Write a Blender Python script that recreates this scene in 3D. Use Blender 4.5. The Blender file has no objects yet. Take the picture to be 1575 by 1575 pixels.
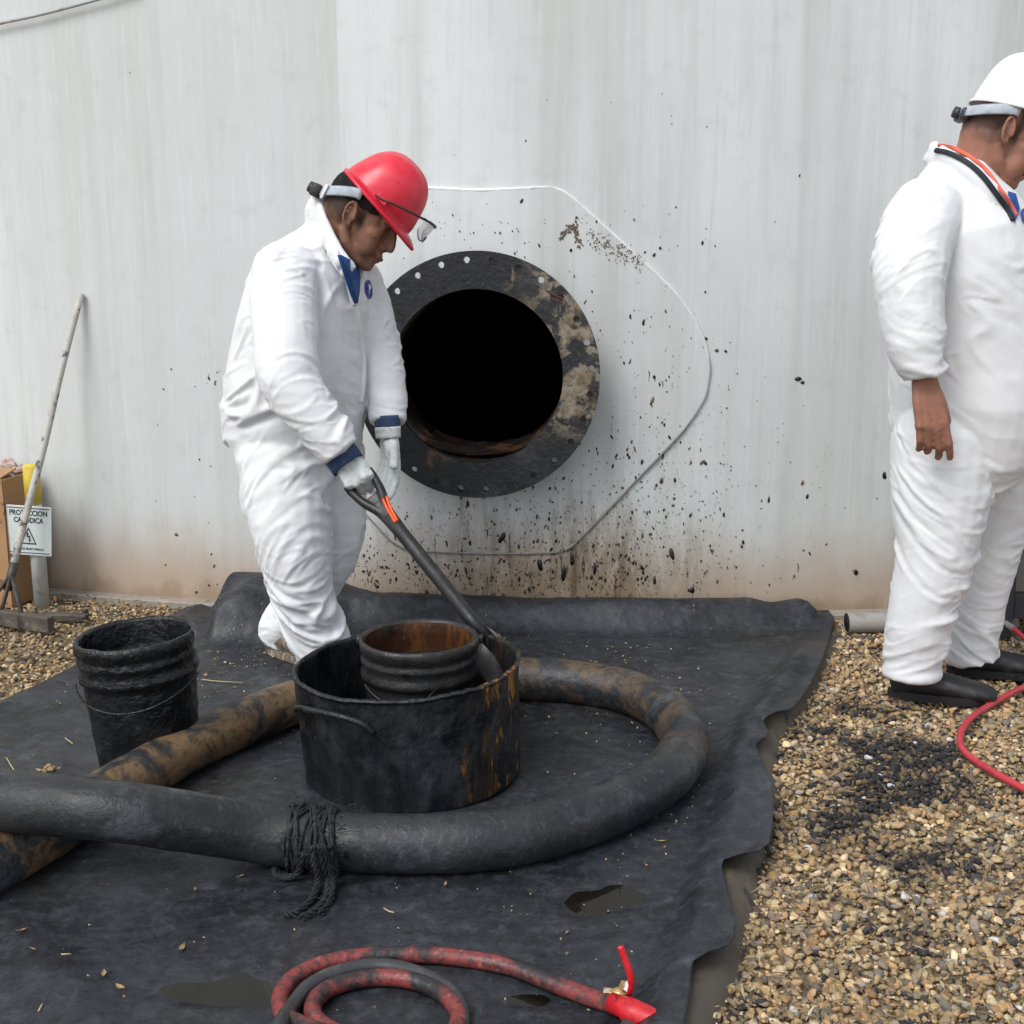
import bpy, bmesh, math, random
import numpy as np
from mathutils import Vector, Matrix
from mathutils.bvhtree import BVHTree
random.seed(7); RNG = np.random.default_rng(7)
S = bpy.context.scene; COL = S.collection
# ------------------------------------------------------------------ camera, sky, sun, exposure
FPX, HC, PITCH = 1970.0, 1.40, math.radians(12.2)
cam = bpy.data.cameras.new('camera'); camo = bpy.data.objects.new('camera', cam); COL.objects.link(camo)
camo.location = (0, 0, HC); camo.rotation_euler = (math.pi/2-PITCH, 0, 0)
cam.sensor_width = 36; cam.lens = 36*FPX/1575; cam.clip_end = 2000; cam.clip_start = .05
S.camera = camo
SUN_EL, SUN_AZ = math.radians(52), math.radians(220)      # azimuth clockwise from +Y: behind the camera, to the left
w = bpy.data.worlds.new('World'); S.world = w; w.use_nodes = True
nt = w.node_tree; bg = nt.nodes['Background']
sky = nt.nodes.new('ShaderNodeTexSky'); sky.sky_type = 'NISHITA'; sky.sun_disc = False
sky.sun_elevation = SUN_EL; sky.sun_rotation = SUN_AZ; sky.dust_density = 2; sky.air_density = 1.0; sky.ozone_density = 1.0
hs = nt.nodes.new('ShaderNodeHueSaturation'); hs.inputs['Saturation'].default_value = .42   # overcast: nearly grey sky
nt.links.new(sky.outputs[0], hs.inputs['Color']); nt.links.new(hs.outputs[0], bg.inputs[0]); bg.inputs[1].default_value = .15
sl = bpy.data.lights.new('sun', 'SUN'); sl.energy = 1.5; sl.angle = math.radians(28); sl.color = (1, .99, .975)
so = bpy.data.objects.new('sun', sl); COL.objects.link(so)
sd = Vector((math.sin(SUN_AZ)*math.cos(SUN_EL), math.cos(SUN_AZ)*math.cos(SUN_EL), math.sin(SUN_EL)))
so.rotation_euler = sd.to_track_quat('Z', 'Y').to_euler()
S.view_settings.view_transform = 'Standard'; S.view_settings.look = 'None'
S.view_settings.gamma = 1; S.view_settings.use_curve_mapping = False
S.view_settings.exposure = .33
S.render.engine = 'CYCLES'
S.cycles.max_bounces = 6; S.cycles.use_denoising = True

# ------------------------------------------------------------------ pixel rays (1575 px frame) -> places in the world
CAM = np.array([0, 0, HC])
def ray(px, py):
    x = (px-787.5)/FPX; y = -(py-787.5)/FPX
    return np.array([x, math.cos(PITCH)+y*math.sin(PITCH), -math.sin(PITCH)+y*math.cos(PITCH)])
def G(px, py, z=0.0):
    d = ray(px, py); return CAM+d*((z-HC)/d[2])
def PY(px, py, Y):
    d = ray(px, py); return CAM+d*(Y/d[1])
TC, TR = np.array([.5, 12.80]), 8.17                      # tank axis and radius
def T(px, py, off=0.0):
    d = ray(px, py); r = TR+off
    a = d[0]**2+d[1]**2; o = CAM[:2]-TC; b = 2*(d[0]*o[0]+d[1]*o[1]); c = o@o-r*r
    return CAM+d*((-b-math.sqrt(b*b-4*a*c))/(2*a))
def tank_y(x): return TC[1]-np.sqrt(TR**2-(np.asarray(x)-TC[0])**2)

# ------------------------------------------------------------------ numpy noise
_perm = RNG.permutation(256); _perm = np.concatenate([_perm, _perm, _perm])
_grad = RNG.normal(size=(256, 3)); _grad /= np.linalg.norm(_grad, axis=1)[:, None]
def perlin(P, seed=0):
    P = np.asarray(P, float)+seed*17.31; i = np.floor(P).astype(int); f = P-i; i &= 255
    u = f*f*f*(f*(f*6-15)+10); out = 0
    for dx in (0, 1):
        for dy in (0, 1):
            for dz in (0, 1):
                h = _perm[_perm[_perm[(i[:, 0]+dx) & 255]+((i[:, 1]+dy) & 255)]+((i[:, 2]+dz) & 255)] & 255
                g = _grad[h]; dot = g[:, 0]*(f[:, 0]-dx)+g[:, 1]*(f[:, 1]-dy)+g[:, 2]*(f[:, 2]-dz)
                out = out+dot*np.where(dx, u[:, 0], 1-u[:, 0])*np.where(dy, u[:, 1], 1-u[:, 1])*np.where(dz, u[:, 2], 1-u[:, 2])
    return out*1.5
def fbm(P, seed=0, octv=3):
    P = np.asarray(P, float); o = 0; a = 1
    for k in range(octv): o = o+a*perlin(P*2**k, seed+k*3); a *= .5
    return o
def sstep(a, b, x):
    t = np.clip((np.asarray(x, float)-a)/(b-a), 0, 1); return t*t*(3-2*t)
def nrm(v): v = np.asarray(v, float); return v/np.linalg.norm(v)

# ------------------------------------------------------------------ materials
class NT:
    def __init__(s, name):
        s.m = bpy.data.materials.new(name); s.m.use_nodes = True; s.t = s.m.node_tree; s.n = s.t.nodes; s.l = s.t.links
        s.b = s.n['Principled BSDF']; s.tc = s.n.new('ShaderNodeTexCoord')
    def node(s, typ, **kw):
        n = s.n.new(typ)
        for k, v in kw.items():
            if k in n.inputs: n.inputs[k].default_value = v
            else: setattr(n, k, v)
        return n
    def link(s, a, b): s.l.new(a, b)
    def coord(s, kind='Object', scale=(1, 1, 1), loc=(0, 0, 0)):
        mp = s.n.new('ShaderNodeMapping'); mp.inputs['Scale'].default_value = scale; mp.inputs['Location'].default_value = loc
        s.link(s.tc.outputs[kind], mp.inputs[0]); return mp.outputs[0]
    def noise(s, scale=5, detail=4, rough=.55, dist=0, kind='Object', stretch=(1, 1, 1), loc=(0, 0, 0)):
        n = s.n.new('ShaderNodeTexNoise'); n.inputs['Scale'].default_value = scale; n.inputs['Detail'].default_value = detail
        n.inputs['Roughness'].default_value = rough; n.inputs['Distortion'].default_value = dist
        s.link(s.coord(kind, stretch, loc), n.inputs['Vector']); return n.outputs['Fac']
    def ramp(s, fac, lo, hi, a=0., b=1.):
        n = s.n.new('ShaderNodeMapRange'); n.interpolation_type = 'SMOOTHSTEP'
        for k, v in (('From Min', lo), ('From Max', hi), ('To Min', a), ('To Max', b)): n.inputs[k].default_value = v
        s.link(fac, n.inputs['Value']); return n.outputs[0]
    def math(s, op, a, b=None):
        n = s.n.new('ShaderNodeMath'); n.operation = op
        for i, q in enumerate((a, b)):
            if q is None: continue
            if hasattr(q, 'links'): s.link(q, n.inputs[i])
            else: n.inputs[i].default_value = q
        return n.outputs[0]
    def mix(s, fac, a, b):
        n = s.n.new('ShaderNodeMix'); n.data_type = 'RGBA'
        for i, q in ((0, fac), (6, a), (7, b)):
            if hasattr(q, 'links'): s.link(q, n.inputs[i])
            elif i == 0: n.inputs[0].default_value = q
            else: n.inputs[i].default_value = (*q, 1)
        return n.outputs[2]
    def bump(s, h, strength=.3, dist=.01):
        n = s.n.new('ShaderNodeBump'); n.inputs['Strength'].default_value = strength; n.inputs['Distance'].default_value = dist
        s.link(h, n.inputs['Height'])
        if s.b.inputs['Normal'].links: s.link(s.b.inputs['Normal'].links[0].from_socket, n.inputs['Normal'])
        s.link(n.outputs[0], s.b.inputs['Normal'])
    def set(s, col=None, rough=None, metal=None, spec=None):
        for k, v in (('Base Color', col), ('Roughness', rough), ('Metallic', metal), ('Specular IOR Level', spec)):
            if v is None: continue
            if hasattr(v, 'links'): s.link(v, s.b.inputs[k])
            elif k == 'Base Color': s.b.inputs[k].default_value = (*v, 1)
            else: s.b.inputs[k].default_value = v
        return s.m
def dirty(name, base, layers=(), rough=.6, bump=0, bscale=60, bdist=.004, spec=.5, metal=0, rvar=.15, bdetail=4):
    """base colour plus layers (colour, scale, lo, hi, stretch): dirt of its own shape."""
    t = NT(name); c = base
    for i, L in enumerate(layers):
        col, sc, lo, hi = L[:4]; st = L[4] if len(L) > 4 else (1, 1, 1)
        c = t.mix(t.ramp(t.noise(sc, 6, .6, .3, stretch=st, loc=(i*3.7+1, i*1.3, 0)), lo, hi), c, col)
    r = t.ramp(t.noise(9, 4), .3, .7, max(0, rough-rvar), min(1, rough+rvar))
    t.set(c, r, metal, spec)
    if bump: t.bump(t.noise(bscale, bdetail, .6), bump, bdist)
    return t.m

M = {}
def m_cloth():
    t = NT('white_coverall_fabric')
    c = t.mix(t.ramp(t.noise(6, 4), .35, .75), (.80, .81, .82), (.74, .75, .765))
    c = t.mix(t.math('MULTIPLY', t.ramp(t.noise(3.2, 6, .65, .4, loc=(2, 5, 1)), .60, .74), .45), c, (.52, .51, .48))   # faint grey soiling
    c = t.mix(t.math('MULTIPLY', t.ramp(t.noise(30, 5, .7, loc=(6, 1, 1)), .70, .78), .55), c, (.16, .14, .12))
    t.set(c, .62, 0, .3)
    t.b.inputs['Sheen Weight'].default_value = .15
    t.bump(t.noise(22, 4, .55, .25), .16, .010); t.bump(t.noise(150, 2), .06, .002)
    return t.m
M['cloth'] = m_cloth()
M['skin1'] = dirty('brown_skin', (.235, .115, .073), [((.29, .15, .10), 14, .5, .75), ((.17, .075, .046), 9, .55, .8)], .6, .12, 220, .002, .3)
M['skin2'] = dirty('tan_brown_skin', (.32, .15, .10), [((.37, .18, .125), 14, .5, .75), ((.25, .105, .068), 9, .55, .8)], .6, .12, 220, .002, .4)
for k in ('skin1', 'skin2'):
    t_ = M[k].node_tree; b = t_.nodes['Principled BSDF']; b.inputs['Subsurface Weight'].default_value = .12; b.inputs['Subsurface Radius'].default_value = (.01, .004, .002); b.inputs['Subsurface Scale'].default_value = .5
    at = t_.nodes.new('ShaderNodeAttribute'); at.attribute_name = 'stubble'; mx = t_.nodes.new('ShaderNodeMix'); mx.data_type = 'RGBA'; ml = t_.nodes.new('ShaderNodeMath'); ml.operation = 'MULTIPLY'; ml.inputs[1].default_value = .82
    t_.links.new(at.outputs['Fac'], ml.inputs[0]); t_.links.new(ml.outputs[0], mx.inputs[0]); t_.links.new(b.inputs['Base Color'].links[0].from_socket, mx.inputs[6]); mx.inputs[7].default_value = (.022, .017, .015, 1); t_.links.new(mx.outputs[2], b.inputs['Base Color'])   # cropped hair
M['hair'] = dirty('black_hair', (.012, .010, .009), [((.03, .026, .022), 60, .5, .7)], .7, .6, 300, .004, .2)
M['red_plastic'] = dirty('red_helmet_plastic', (.66, .012, .035), [((.74, .05, .075), 5, .45, .75), ((.45, .01, .025), 18, .62, .75)], .33, .05, 30, .003, .5)
M['white_plastic'] = dirty('white_helmet_plastic', (.82, .83, .83), [((.7, .7, .68), 12, .6, .8)], .3, .04, 30, .003)
M['dark_plastic'] = dirty('dark_plastic', (.022, .023, .026), [((.06, .06, .06), 30, .55, .75)], .45, .1, 80)
M['grey_strap'] = dirty('grey_strap', (.42, .47, .52), [((.3, .33, .36), 25, .5, .7)], .5)
M['blue_shirt'] = dirty('blue_shirt', (.012, .075, .26), [((.02, .11, .34), 20, .45, .7)], .8, .4, 60, .006)
M['blue_print'] = dirty('blue_print', (.03, .07, .36), [((.06, .1, .4), 60, .5, .7)], .6)
M['white_print'] = dirty('white_print', (.8, .8, .8), [], .6)
M['orange_cord'] = dirty('orange_lanyard', (.75, .14, .08), [((.6, .09, .05), 30, .5, .7)], .6)
M['black_cloth'] = dirty('black_cloth', (.015, .02, .025), [((.03, .035, .04), 40, .5, .7)], .8)
M['glove'] = dirty('white_leather_glove', (.66, .70, .69), [((.45, .46, .44), 18, .5, .75), ((.2, .19, .17), 30, .66, .8)], .65, .4, 90, .004)
M['navy'] = dirty('navy_glove_cloth', (.030, .055, .125), [((.10, .13, .2), 25, .55, .75)], .8, .4, 120, .003)
M['boot'] = dirty('black_boot_leather', (.016, .016, .018), [((.07, .06, .05), 14, .55, .75)], .5, .3, 60, .004)
M['muddy_boot'] = dirty('muddy_tan_boot', (.17, .13, .09), [((.38, .35, .30), 22, .5, .62, (1, 4, 1)), ((.04, .035, .03), 16, .55, .7)], .7, .5, 60, .006)
M['eye'] = dirty('eye_white', (.55, .5, .46), [], .3)
M['iris'] = dirty('dark_iris', (.012, .008, .006), [], .2)
M['lip'] = dirty('lip_skin', (.15, .055, .042), [], .5)
def m_tank():
    t = NT('weathered_grey_tank_paint')
    sep = t.node('ShaderNodeSeparateXYZ'); t.link(t.tc.outputs['UV'], sep.inputs[0]); U, V = sep.outputs[0], sep.outputs[1]
    c = t.mix(t.ramp(t.noise(1.0, 3, .5, kind='UV', stretch=(1.1, .35, 1)), .35, .65), (.595, .622, .612), (.705, .735, .73))
    for sc, lo, hi, col, st in ((7, .46, .66, (.51, .52, .495), (1, .05, 1)), (34, .50, .72, (.54, .555, .54), (1, .03, 1)),
                                (90, .52, .75, (.76, .78, .79), (1, .025, 1)), (60, .58, .8, (.45, .45, .42), (1, .04, 1))):
        f = t.math('MULTIPLY', t.ramp(t.noise(sc, 5, .6, .2, kind='UV', stretch=st, loc=(sc*.37, 0, 0)), lo, hi), .42)
        c = t.mix(f, c, col)
    # broad dark grime runs on the left
    f = t.math('MULTIPLY', t.ramp(t.noise(2.3, 4, .6, kind='UV', stretch=(1, .05, 1), loc=(5.3, 0, 0)), .5, .66), .42)
    c = t.mix(f, c, (.42, .425, .39))
    # patchy chalking
    c = t.mix(t.math('MULTIPLY', t.ramp(t.noise(11, 6, .65, kind='UV'), .5, .8), .35), c, (.44, .45, .44))
    # rusty, dusty splash zone at the foot
    nz = t.noise(5, 6, .65, .5, kind='UV', stretch=(1, .45, 1))
    hgt = t.math('SUBTRACT', V, t.math('MULTIPLY', t.math('SUBTRACT', nz, .5), .30))
    c = t.mix(t.ramp(hgt, .42, .02, 0, .85), c, (.43, .31, .21))
    c = t.mix(t.ramp(hgt, .07, .0, 0, .6), c, (.25, .17, .11))
    # oil washed down below the manway
    cx = t.math('SUBTRACT', U, -.33); bell = t.ramp(t.math('ABSOLUTE', cx), .2, .85, 1, 0)
    run = t.noise(9, 6, .65, .3, kind='UV', stretch=(1, .10, 1)); run2 = t.noise(22, 6, .7, .6, kind='UV', stretch=(1, .30, 1))
    low = t.ramp(t.math('SUBTRACT', V, t.math('MULTIPLY', t.math('SUBTRACT', run, .5), .9)), .50, .12, 0, .9)
    f = t.math('MULTIPLY', t.math('MULTIPLY', bell, low), t.ramp(run2, .30, .60, .35, 1))
    c = t.mix(f, c, (.23, .17, .10))
    f2 = t.math('MULTIPLY', t.math('MULTIPLY', bell, t.ramp(V, .50, .05, 0, 1)), t.ramp(run, .56, .70))
    c = t.mix(t.math('MULTIPLY', f2, .95), c, (.085, .045, .024))
    spk = t.noise(75, 3, .6, .4, kind='UV', stretch=(1, .55, 1)); spm = t.math('MULTIPLY', t.ramp(t.math('ABSOLUTE', t.math('SUBTRACT', U, -.42)), .25, 1.0, 1, 0), t.ramp(V, .75, .10, 0, 1))
    c = t.mix(t.math('MULTIPLY', spm, t.ramp(spk, .60, .68)), c, (.05, .042, .032))
    t.set(c, t.ramp(t.noise(8, 4, kind='UV'), .3, .7, .42, .62), 0, .4)
    t.bump(t.noise(160, 3, .6, kind='UV', stretch=(1, .15, 1)), .12, .002); t.bump(t.noise(4, 2, kind='UV'), .15, .02)
    return t.m
M['tank'] = m_tank()
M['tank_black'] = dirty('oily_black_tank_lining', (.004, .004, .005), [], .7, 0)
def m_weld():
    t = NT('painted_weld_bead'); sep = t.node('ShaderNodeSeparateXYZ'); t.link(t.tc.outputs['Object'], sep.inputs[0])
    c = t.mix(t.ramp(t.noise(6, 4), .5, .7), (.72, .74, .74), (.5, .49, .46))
    c = t.mix(t.math('MULTIPLY', t.ramp(t.math('ADD', sep.outputs[2], t.math('MULTIPLY', t.noise(5, 4), .3)), 1.15, .75, 0, 1), .75), c, (.20, .18, .145))   # shade and grime painted into the colour of the lower half
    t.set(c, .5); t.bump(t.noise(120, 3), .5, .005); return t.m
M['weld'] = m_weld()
def m_flange():
    t = NT('tarry_flange_steel'); sep = t.node('ShaderNodeSeparateXYZ'); t.link(t.tc.outputs['Object'], sep.inputs[0])
    c = t.mix(t.ramp(t.noise(9, 6, .65), .46, .70), (.015, .016, .019), (.042, .043, .047))
    c = t.mix(t.ramp(t.noise(7, 6, .65, .4, loc=(3, 0, 1)), .60, .70), c, (.095, .055, .030))
    side = t.math('MULTIPLY', t.ramp(sep.outputs[0], -.50, -.36), t.ramp(sep.outputs[2], .66, .80))
    cake = t.math('MULTIPLY', side, t.ramp(t.noise(8, 7, .68, .5, loc=(1, 2, 5)), .47, .56))        # dried residue caked on the right of the ring
    c = t.mix(t.math('MULTIPLY', cake, .9), c, t.mix(t.ramp(t.noise(30, 5, .7), .4, .65), (.30, .26, .19), (.15, .105, .06)))
    c = t.mix(t.ramp(t.noise(5, 6, .65, .3, loc=(7, 2, 9)), .66, .72), c, (.20, .16, .105))
    t.set(c, t.ramp(t.noise(12, 5), .3, .7, .36, .66), 0, .5); t.bump(t.noise(45, 6, .65), .6, .008); return t.m
M['flange'] = m_flange()
M['neck'] = dirty('rusty_oily_neck', (.016, .012, .010), [((.10, .045, .02), 9, .50, .66), ((.20, .10, .04), 22, .60, .70)], .5, .6, 50, .006)
M['oil'] = dirty('black_oil', (.010, .010, .010), [((.05, .038, .025), 40, .5, .7)], .45, .3, 80, .003)
M['oil_brown'] = dirty('thin_brown_oil', (.15, .115, .075), [((.05, .045, .035), 50, .45, .65)], .5)
M['rust_strip'] = dirty('rusty_wire', (.09, .035, .025), [((.03, .02, .02), 40, .5, .7)], .7, .4, 90)
def m_sheet():
    t = NT('black_rubber_sheet')
    c = t.mix(t.ramp(t.noise(2.6, 6, .65, .6), .36, .66), (.0098, .0112, .0142), (.0255, .0295, .0365))
    c = t.mix(t.ramp(t.noise(7, 7, .7, .8, loc=(4, 2, 0)), .54, .74), c, (.070, .079, .094))
    c = t.mix(t.math('MULTIPLY', t.ramp(t.noise(1.7, 5, .6, loc=(8, 1, 0)), .52, .70), .7), c, (.024, .021, .016))
    c = t.mix(t.ramp(t.noise(16, 7, .75, loc=(1, 7, 0)), .60, .74), c, (.005, .005, .006))
    c = t.mix(t.ramp(t.noise(60, 4, .7), .70, .80), c, (.11, .105, .095))
    c = t.mix(t.math('MULTIPLY', t.ramp(t.noise(27, 8, .75, .3, loc=(5, 5, 0)), .45, .68), .8), c, (.046, .052, .062))
    c = t.mix(t.math('MULTIPLY', t.ramp(t.noise(38, 8, .75, .3, loc=(9, 2, 0)), .50, .66), .75), c, (.006, .0065, .008))
    c = t.mix(t.math('MULTIPLY', t.ramp(t.noise(150, 4, .75, loc=(2, 2, 0)), .64, .74), .8), c, (.12, .118, .108))
    t.set(c, t.ramp(t.noise(4, 6, .7), .3, .7, .34, .64), 0, .42)
    t.bump(t.noise(70, 5, .65), .30, .004); t.bump(t.noise(9, 5, .6), .3, .02)
    return t.m
M['sheet'] = m_sheet()
M['skirt'] = dirty('dirty_brown_rubber', (.085, .072, .053), [((.16, .13, .085), 5, .5, .72), ((.03, .028, .025), 9, .55, .7)], .65, .4, 60, .005)
M['hose'] = dirty('worn_suction_hose_rubber', (.034, .034, .035), [((.064, .058, .048), 3.5, .45, .66), ((.115, .13, .14), 6, .60, .76), ((.012, .012, .012), 8, .58, .68)], .58, .45, 55, .005)
def m_hose():
    t = NT('worn_suction_hose_rubber'); at = t.node('ShaderNodeAttribute', attribute_name='mud')
    c = t.mix(t.ramp(t.noise(4, 6, .65, .4), .38, .66), (.012, .0145, .018), (.026, .029, .033))
    c = t.mix(t.math('MULTIPLY', t.ramp(t.noise(7, 6, .7, .6, loc=(3, 1, 0)), .52, .72), .8), c, (.085, .10, .115))
    md = t.math('MULTIPLY', at.outputs['Fac'], t.ramp(t.noise(8, 6, .65, .5, loc=(7, 3, 0)), .40, .56))
    c = t.mix(md, c, (.185, .115, .055))
    c = t.mix(t.ramp(t.noise(10, 6, .7, loc=(1, 5, 0)), .60, .68), c, (.013, .013, .014))
    c = t.mix(t.math('MULTIPLY', t.ramp(t.noise(30, 8, .75, loc=(4, 8, 0)), .50, .66), .7), c, (.008, .009, .010))
    c = t.mix(t.math('MULTIPLY', t.ramp(t.noise(44, 7, .75, loc=(8, 4, 0)), .56, .68), .6), c, (.075, .080, .084))
    t.set(c, t.ramp(t.noise(6, 5, .7), .3, .7, .36, .62), 0, .5); t.bump(t.noise(60, 5, .65), .5, .005); t.bump(t.noise(14, 4, .7), .4, .010)
    return t.m
M['hose'] = m_hose()
M['rope'] = dirty('tarry_rope', (.010, .011, .013), [((.045, .048, .05), 40, .55, .72)], .75, .8, 90, .006)
M['tar'] = dirty('tar_coated_plastic', (.0045, .005, .0064), [((.020, .0225, .027), 11, .54, .72), ((.012, .011, .010), 25, .5, .7)], .30, .7, 42, .012, .5, 0, .2)
M['bucket_tan'] = dirty('oily_plastic_bucket', (.019, .0185, .018), [((.07, .062, .052), 8, .54, .72), ((.008, .008, .008), 14, .55, .7)], .42, .6, 60, .006)
M['rust_in'] = dirty('rust_stained_bucket_inside', (.040, .014, .005), [((.15, .058, .010), 12, .48, .64, (1, 1, .25)), ((.008, .006, .005), 9, .50, .62), ((.32, .17, .03), 16, .66, .74, (1, 1, .25))], .35, .4, 50, .005)
def m_tub():
    t = NT('tarry_steel_tub')
    c = t.mix(t.ramp(t.noise(10, 6, .7, .4, stretch=(1, 1, .5)), .42, .70), (.0070, .0080, .0100), (.025, .028, .034))
    sep = t.node('ShaderNodeSeparateXYZ'); t.link(t.tc.outputs['Object'], sep.inputs[0])
    side = t.ramp(sep.outputs[0], .10, .20)
    st = t.noise(17, 6, .7, .5, stretch=(1, 1, .16))
    side = t.math('MULTIPLY', side, t.ramp(t.noise(6.5, 5, .65, .4, loc=(3, 1, 0)), .40, .58))
    c = t.mix(t.math('MULTIPLY', t.math('MULTIPLY', side, t.ramp(st, .46, .64)), .8), c, (.070, .038, .013))
    c = t.mix(t.math('MULTIPLY', side, t.ramp(t.noise(26, 6, .75, .6, stretch=(1, 1, .22)), .55, .62)), c, (.40, .19, .022))
    c = t.mix(t.ramp(t.noise(22, 4, .6, stretch=(1, 1, .4), loc=(2.2, 5, 1)), .70, .74), c, (.33, .19, .03))
    t.set(c, t.ramp(t.noise(14, 5, .6), .35, .62, .16, .56), 0, .45)
    t.bump(t.noise(34, 5, .62, stretch=(1, 1, .35)), .8, .012)
    return t.m
M['tub'] = m_tub()
M['red_hose'] = dirty('red_air_hose_stained', (.23, .040, .036), [((.34, .12, .10), 45, .56, .7), ((.085, .034, .032), 60, .46, .64), ((.022, .02, .022), 7, .49, .60), ((.03, .024, .026), 28, .60, .68)], .5, .6, 70, .005)
M['grey_hose'] = dirty('grey_black_hose', (.040, .041, .044), [((.09, .09, .09), 18, .5, .7), ((.22, .05, .045), 12, .66, .72)], .5, .3, 80)
M['red_hose2'] = dirty('clean_red_hose', (.50, .045, .06), [((.36, .03, .04), 20, .5, .7)], .45)
M['red_paint'] = dirty('worn_red_grip', (.56, .014, .022), [((.38, .012, .018), 40, .50, .66), ((.05, .02, .02), 55, .60, .68)], .42, .25, 80, .003)
M['brass'] = dirty('dull_brass', (.50, .37, .17), [((.75, .7, .6), 40, .55, .7), ((.2, .14, .06), 30, .55, .7)], .4, .2, 60, .003, .5, .6)
M['shovel'] = dirty('black_shovel_shaft', (.013, .013, .014), [((.035, .033, .032), 16, .5, .7)], .55, .3, 60)
M['orange'] = dirty('orange_plastic', (.80, .10, .012), [((.10, .02, .01), 40, .56, .68), ((.9, .17, .03), 20, .5, .7)], .4)
M['wood_pole'] = dirty('whitewashed_pole', (.50, .485, .44), [((.10, .09, .08), 20, .55, .64), ((.30, .26, .2), 9, .5, .7)], .7, .4, 80)
M['wood_dark'] = dirty('oily_dark_wood', (.085, .070, .055), [((.19, .16, .12), 9, .5, .7, (.3, 3, 3)), ((.03, .027, .024), 12, .5, .65)], .7, .5, 60)
M['iron'] = dirty('rusty_dark_iron', (.05, .043, .038), [((.12, .08, .05), 16, .52, .7)], .6, .4, 70)
M['post_white'] = dirty('white_pipe_post', (.55, .57, .57), [((.35, .33, .3), 12, .56, .72)], .5, .1, 60)
M['post_yellow'] = dirty('yellow_paint', (.68, .52, .06), [((.7, .66, .5), 9, .6, .66), ((.5, .36, .05), 15, .5, .7)], .55)
M['sign'] = dirty('white_sign_plate', (.68, .735, .72), [((.55, .6, .58), 12, .55, .75)], .4)
M['sign_green'] = dirty('dark_green_print', (.018, .055, .05), [], .5)
M['sign_red'] = dirty('red_print', (.5, .03, .03), [], .5)
M['cardboard'] = dirty('brown_board', (.40, .235, .115), [((.30, .17, .08), 4, .5, .7), ((.2, .11, .05), 16, .62, .7)], .8, .2, 40)
M['rag'] = dirty('pale_rag', (.50, .38, .33), [((.3, .2, .17), 20, .5, .65), ((.62, .56, .52), 14, .55, .7)], .85, .5, 60, .008)
M['pipe'] = dirty('pale_grey_pipe', (.33, .32, .29), [((.2, .18, .15), 10, .5, .7)], .6, .2, 60)
M['steel_dark'] = dirty('dark_steel_frame', (.035, .036, .040), [((.07, .06, .05), 10, .5, .7)], .5, .2, 60)
M['panel'] = dirty('tan_panel', (.20, .185, .155), [((.12, .11, .09), 6, .5, .7)], .6)
M['cable'] = dirty('grey_cable', (.40, .40, .39), [((.28, .28, .27), 30, .5, .7)], .6)
M['leaf'] = dirty('dry_leaf', (.32, .21, .10), [((.46, .36, .2), 30, .5, .7)], .7)
M['straw'] = dirty('pale_straw', (.50, .42, .24), [((.34, .26, .13), 20, .5, .7)], .7)
M['cement'] = dirty('grey_cement_kerb', (.30, .27, .23), [((.40, .33, .25), 8, .5, .7), ((.2, .17, .14), 20, .55, .7)], .8, .4, 50)
def m_ground():
    t = NT('gravelly_earth')
    c = t.mix(t.ramp(t.noise(30, 6, .7), .35, .65), (.16, .12, .072), (.29, .22, .135))
    c = t.mix(t.ramp(t.noise(110, 4, .7), .58, .70), c, (.34, .29, .21))
    c = t.mix(t.ramp(t.noise(70, 4, .7, loc=(3, 3, 3)), .58, .68), c, (.04, .036, .032))
    t.set(c, .85, 0, .3); t.bump(t.noise(60, 6, .7), .8, .02)
    return t.m
M['ground'] = m_ground()
def m_attr(name, rough=.75, bump=.4):
    t = NT(name); a = t.node('ShaderNodeVertexColor', layer_name='tint')
    c = t.mix(t.math('MULTIPLY', t.ramp(t.noise(120, 4, .6), .4, .7), .35), a.outputs[0], (.12, .10, .08))
    t.set(c, rough, 0, .35)
    if bump: t.bump(t.noise(200, 3), bump, .003)
    return t.m
M['stones'] = m_attr('mixed_gravel')
M['litter'] = m_attr('leaf_litter', .8, 0)
def m_water():
    t = NT('oily_water'); t.set((.007, .0055, .0035), .03, 0, .5); t.b.inputs['IOR'].default_value = 1.38; t.bump(t.noise(14, 2), .03, .01); return t.m
M['water'] = m_water()
def m_lens():
    t = NT('clear_lens'); t.set((.8, .85, .86), .06, 0, .5); t.b.inputs['Alpha'].default_value = .32; return t.m
M['lens'] = m_lens()

# ------------------------------------------------------------------ mesh helpers
def world_of(p):
    v = np.zeros(3)
    while p is not None: v = v+np.array(p.location); p = p.parent
    return v
def mk(name, V, F, mat, parent=None, smooth=True, mats=None, fmat=None):
    V = np.asarray(V, float)
    if parent is not None: V = V-world_of(parent)
    me = bpy.data.meshes.new(name)
    if isinstance(F, np.ndarray): 
        k = F.shape[1]; me.vertices.add(len(V)); me.vertices.foreach_set('co', V.astype(np.float32).ravel())
        me.loops.add(F.size); me.loops.foreach_set('vertex_index', F.astype(np.int32).ravel())
        me.polygons.add(len(F)); me.polygons.foreach_set('loop_start', np.arange(0, F.size, k, dtype=np.int32))
        me.update(calc_edges=True); me.validate()
    else:
        me.from_pydata([tuple(v) for v in V], [], [tuple(f) for f in F]); me.update()
    for q in ([M[mat]] if mats is None else [M[z] for z in mats]): me.materials.append(q)
    if fmat is not None: me.polygons.foreach_set('material_index', np.asarray(fmat, np.int32))
    if smooth: me.polygons.foreach_set('use_smooth', np.ones(len(me.polygons), bool))
    o = bpy.data.objects.new(name, me); COL.objects.link(o)
    if parent is not None: o.parent = parent
    return o
def tag(o, label, cat=None, group=None, kind=None):
    o['label'] = label
    if cat: o['category'] = cat
    if group: o['group'] = group
    if kind: o['kind'] = kind
    return o
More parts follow.
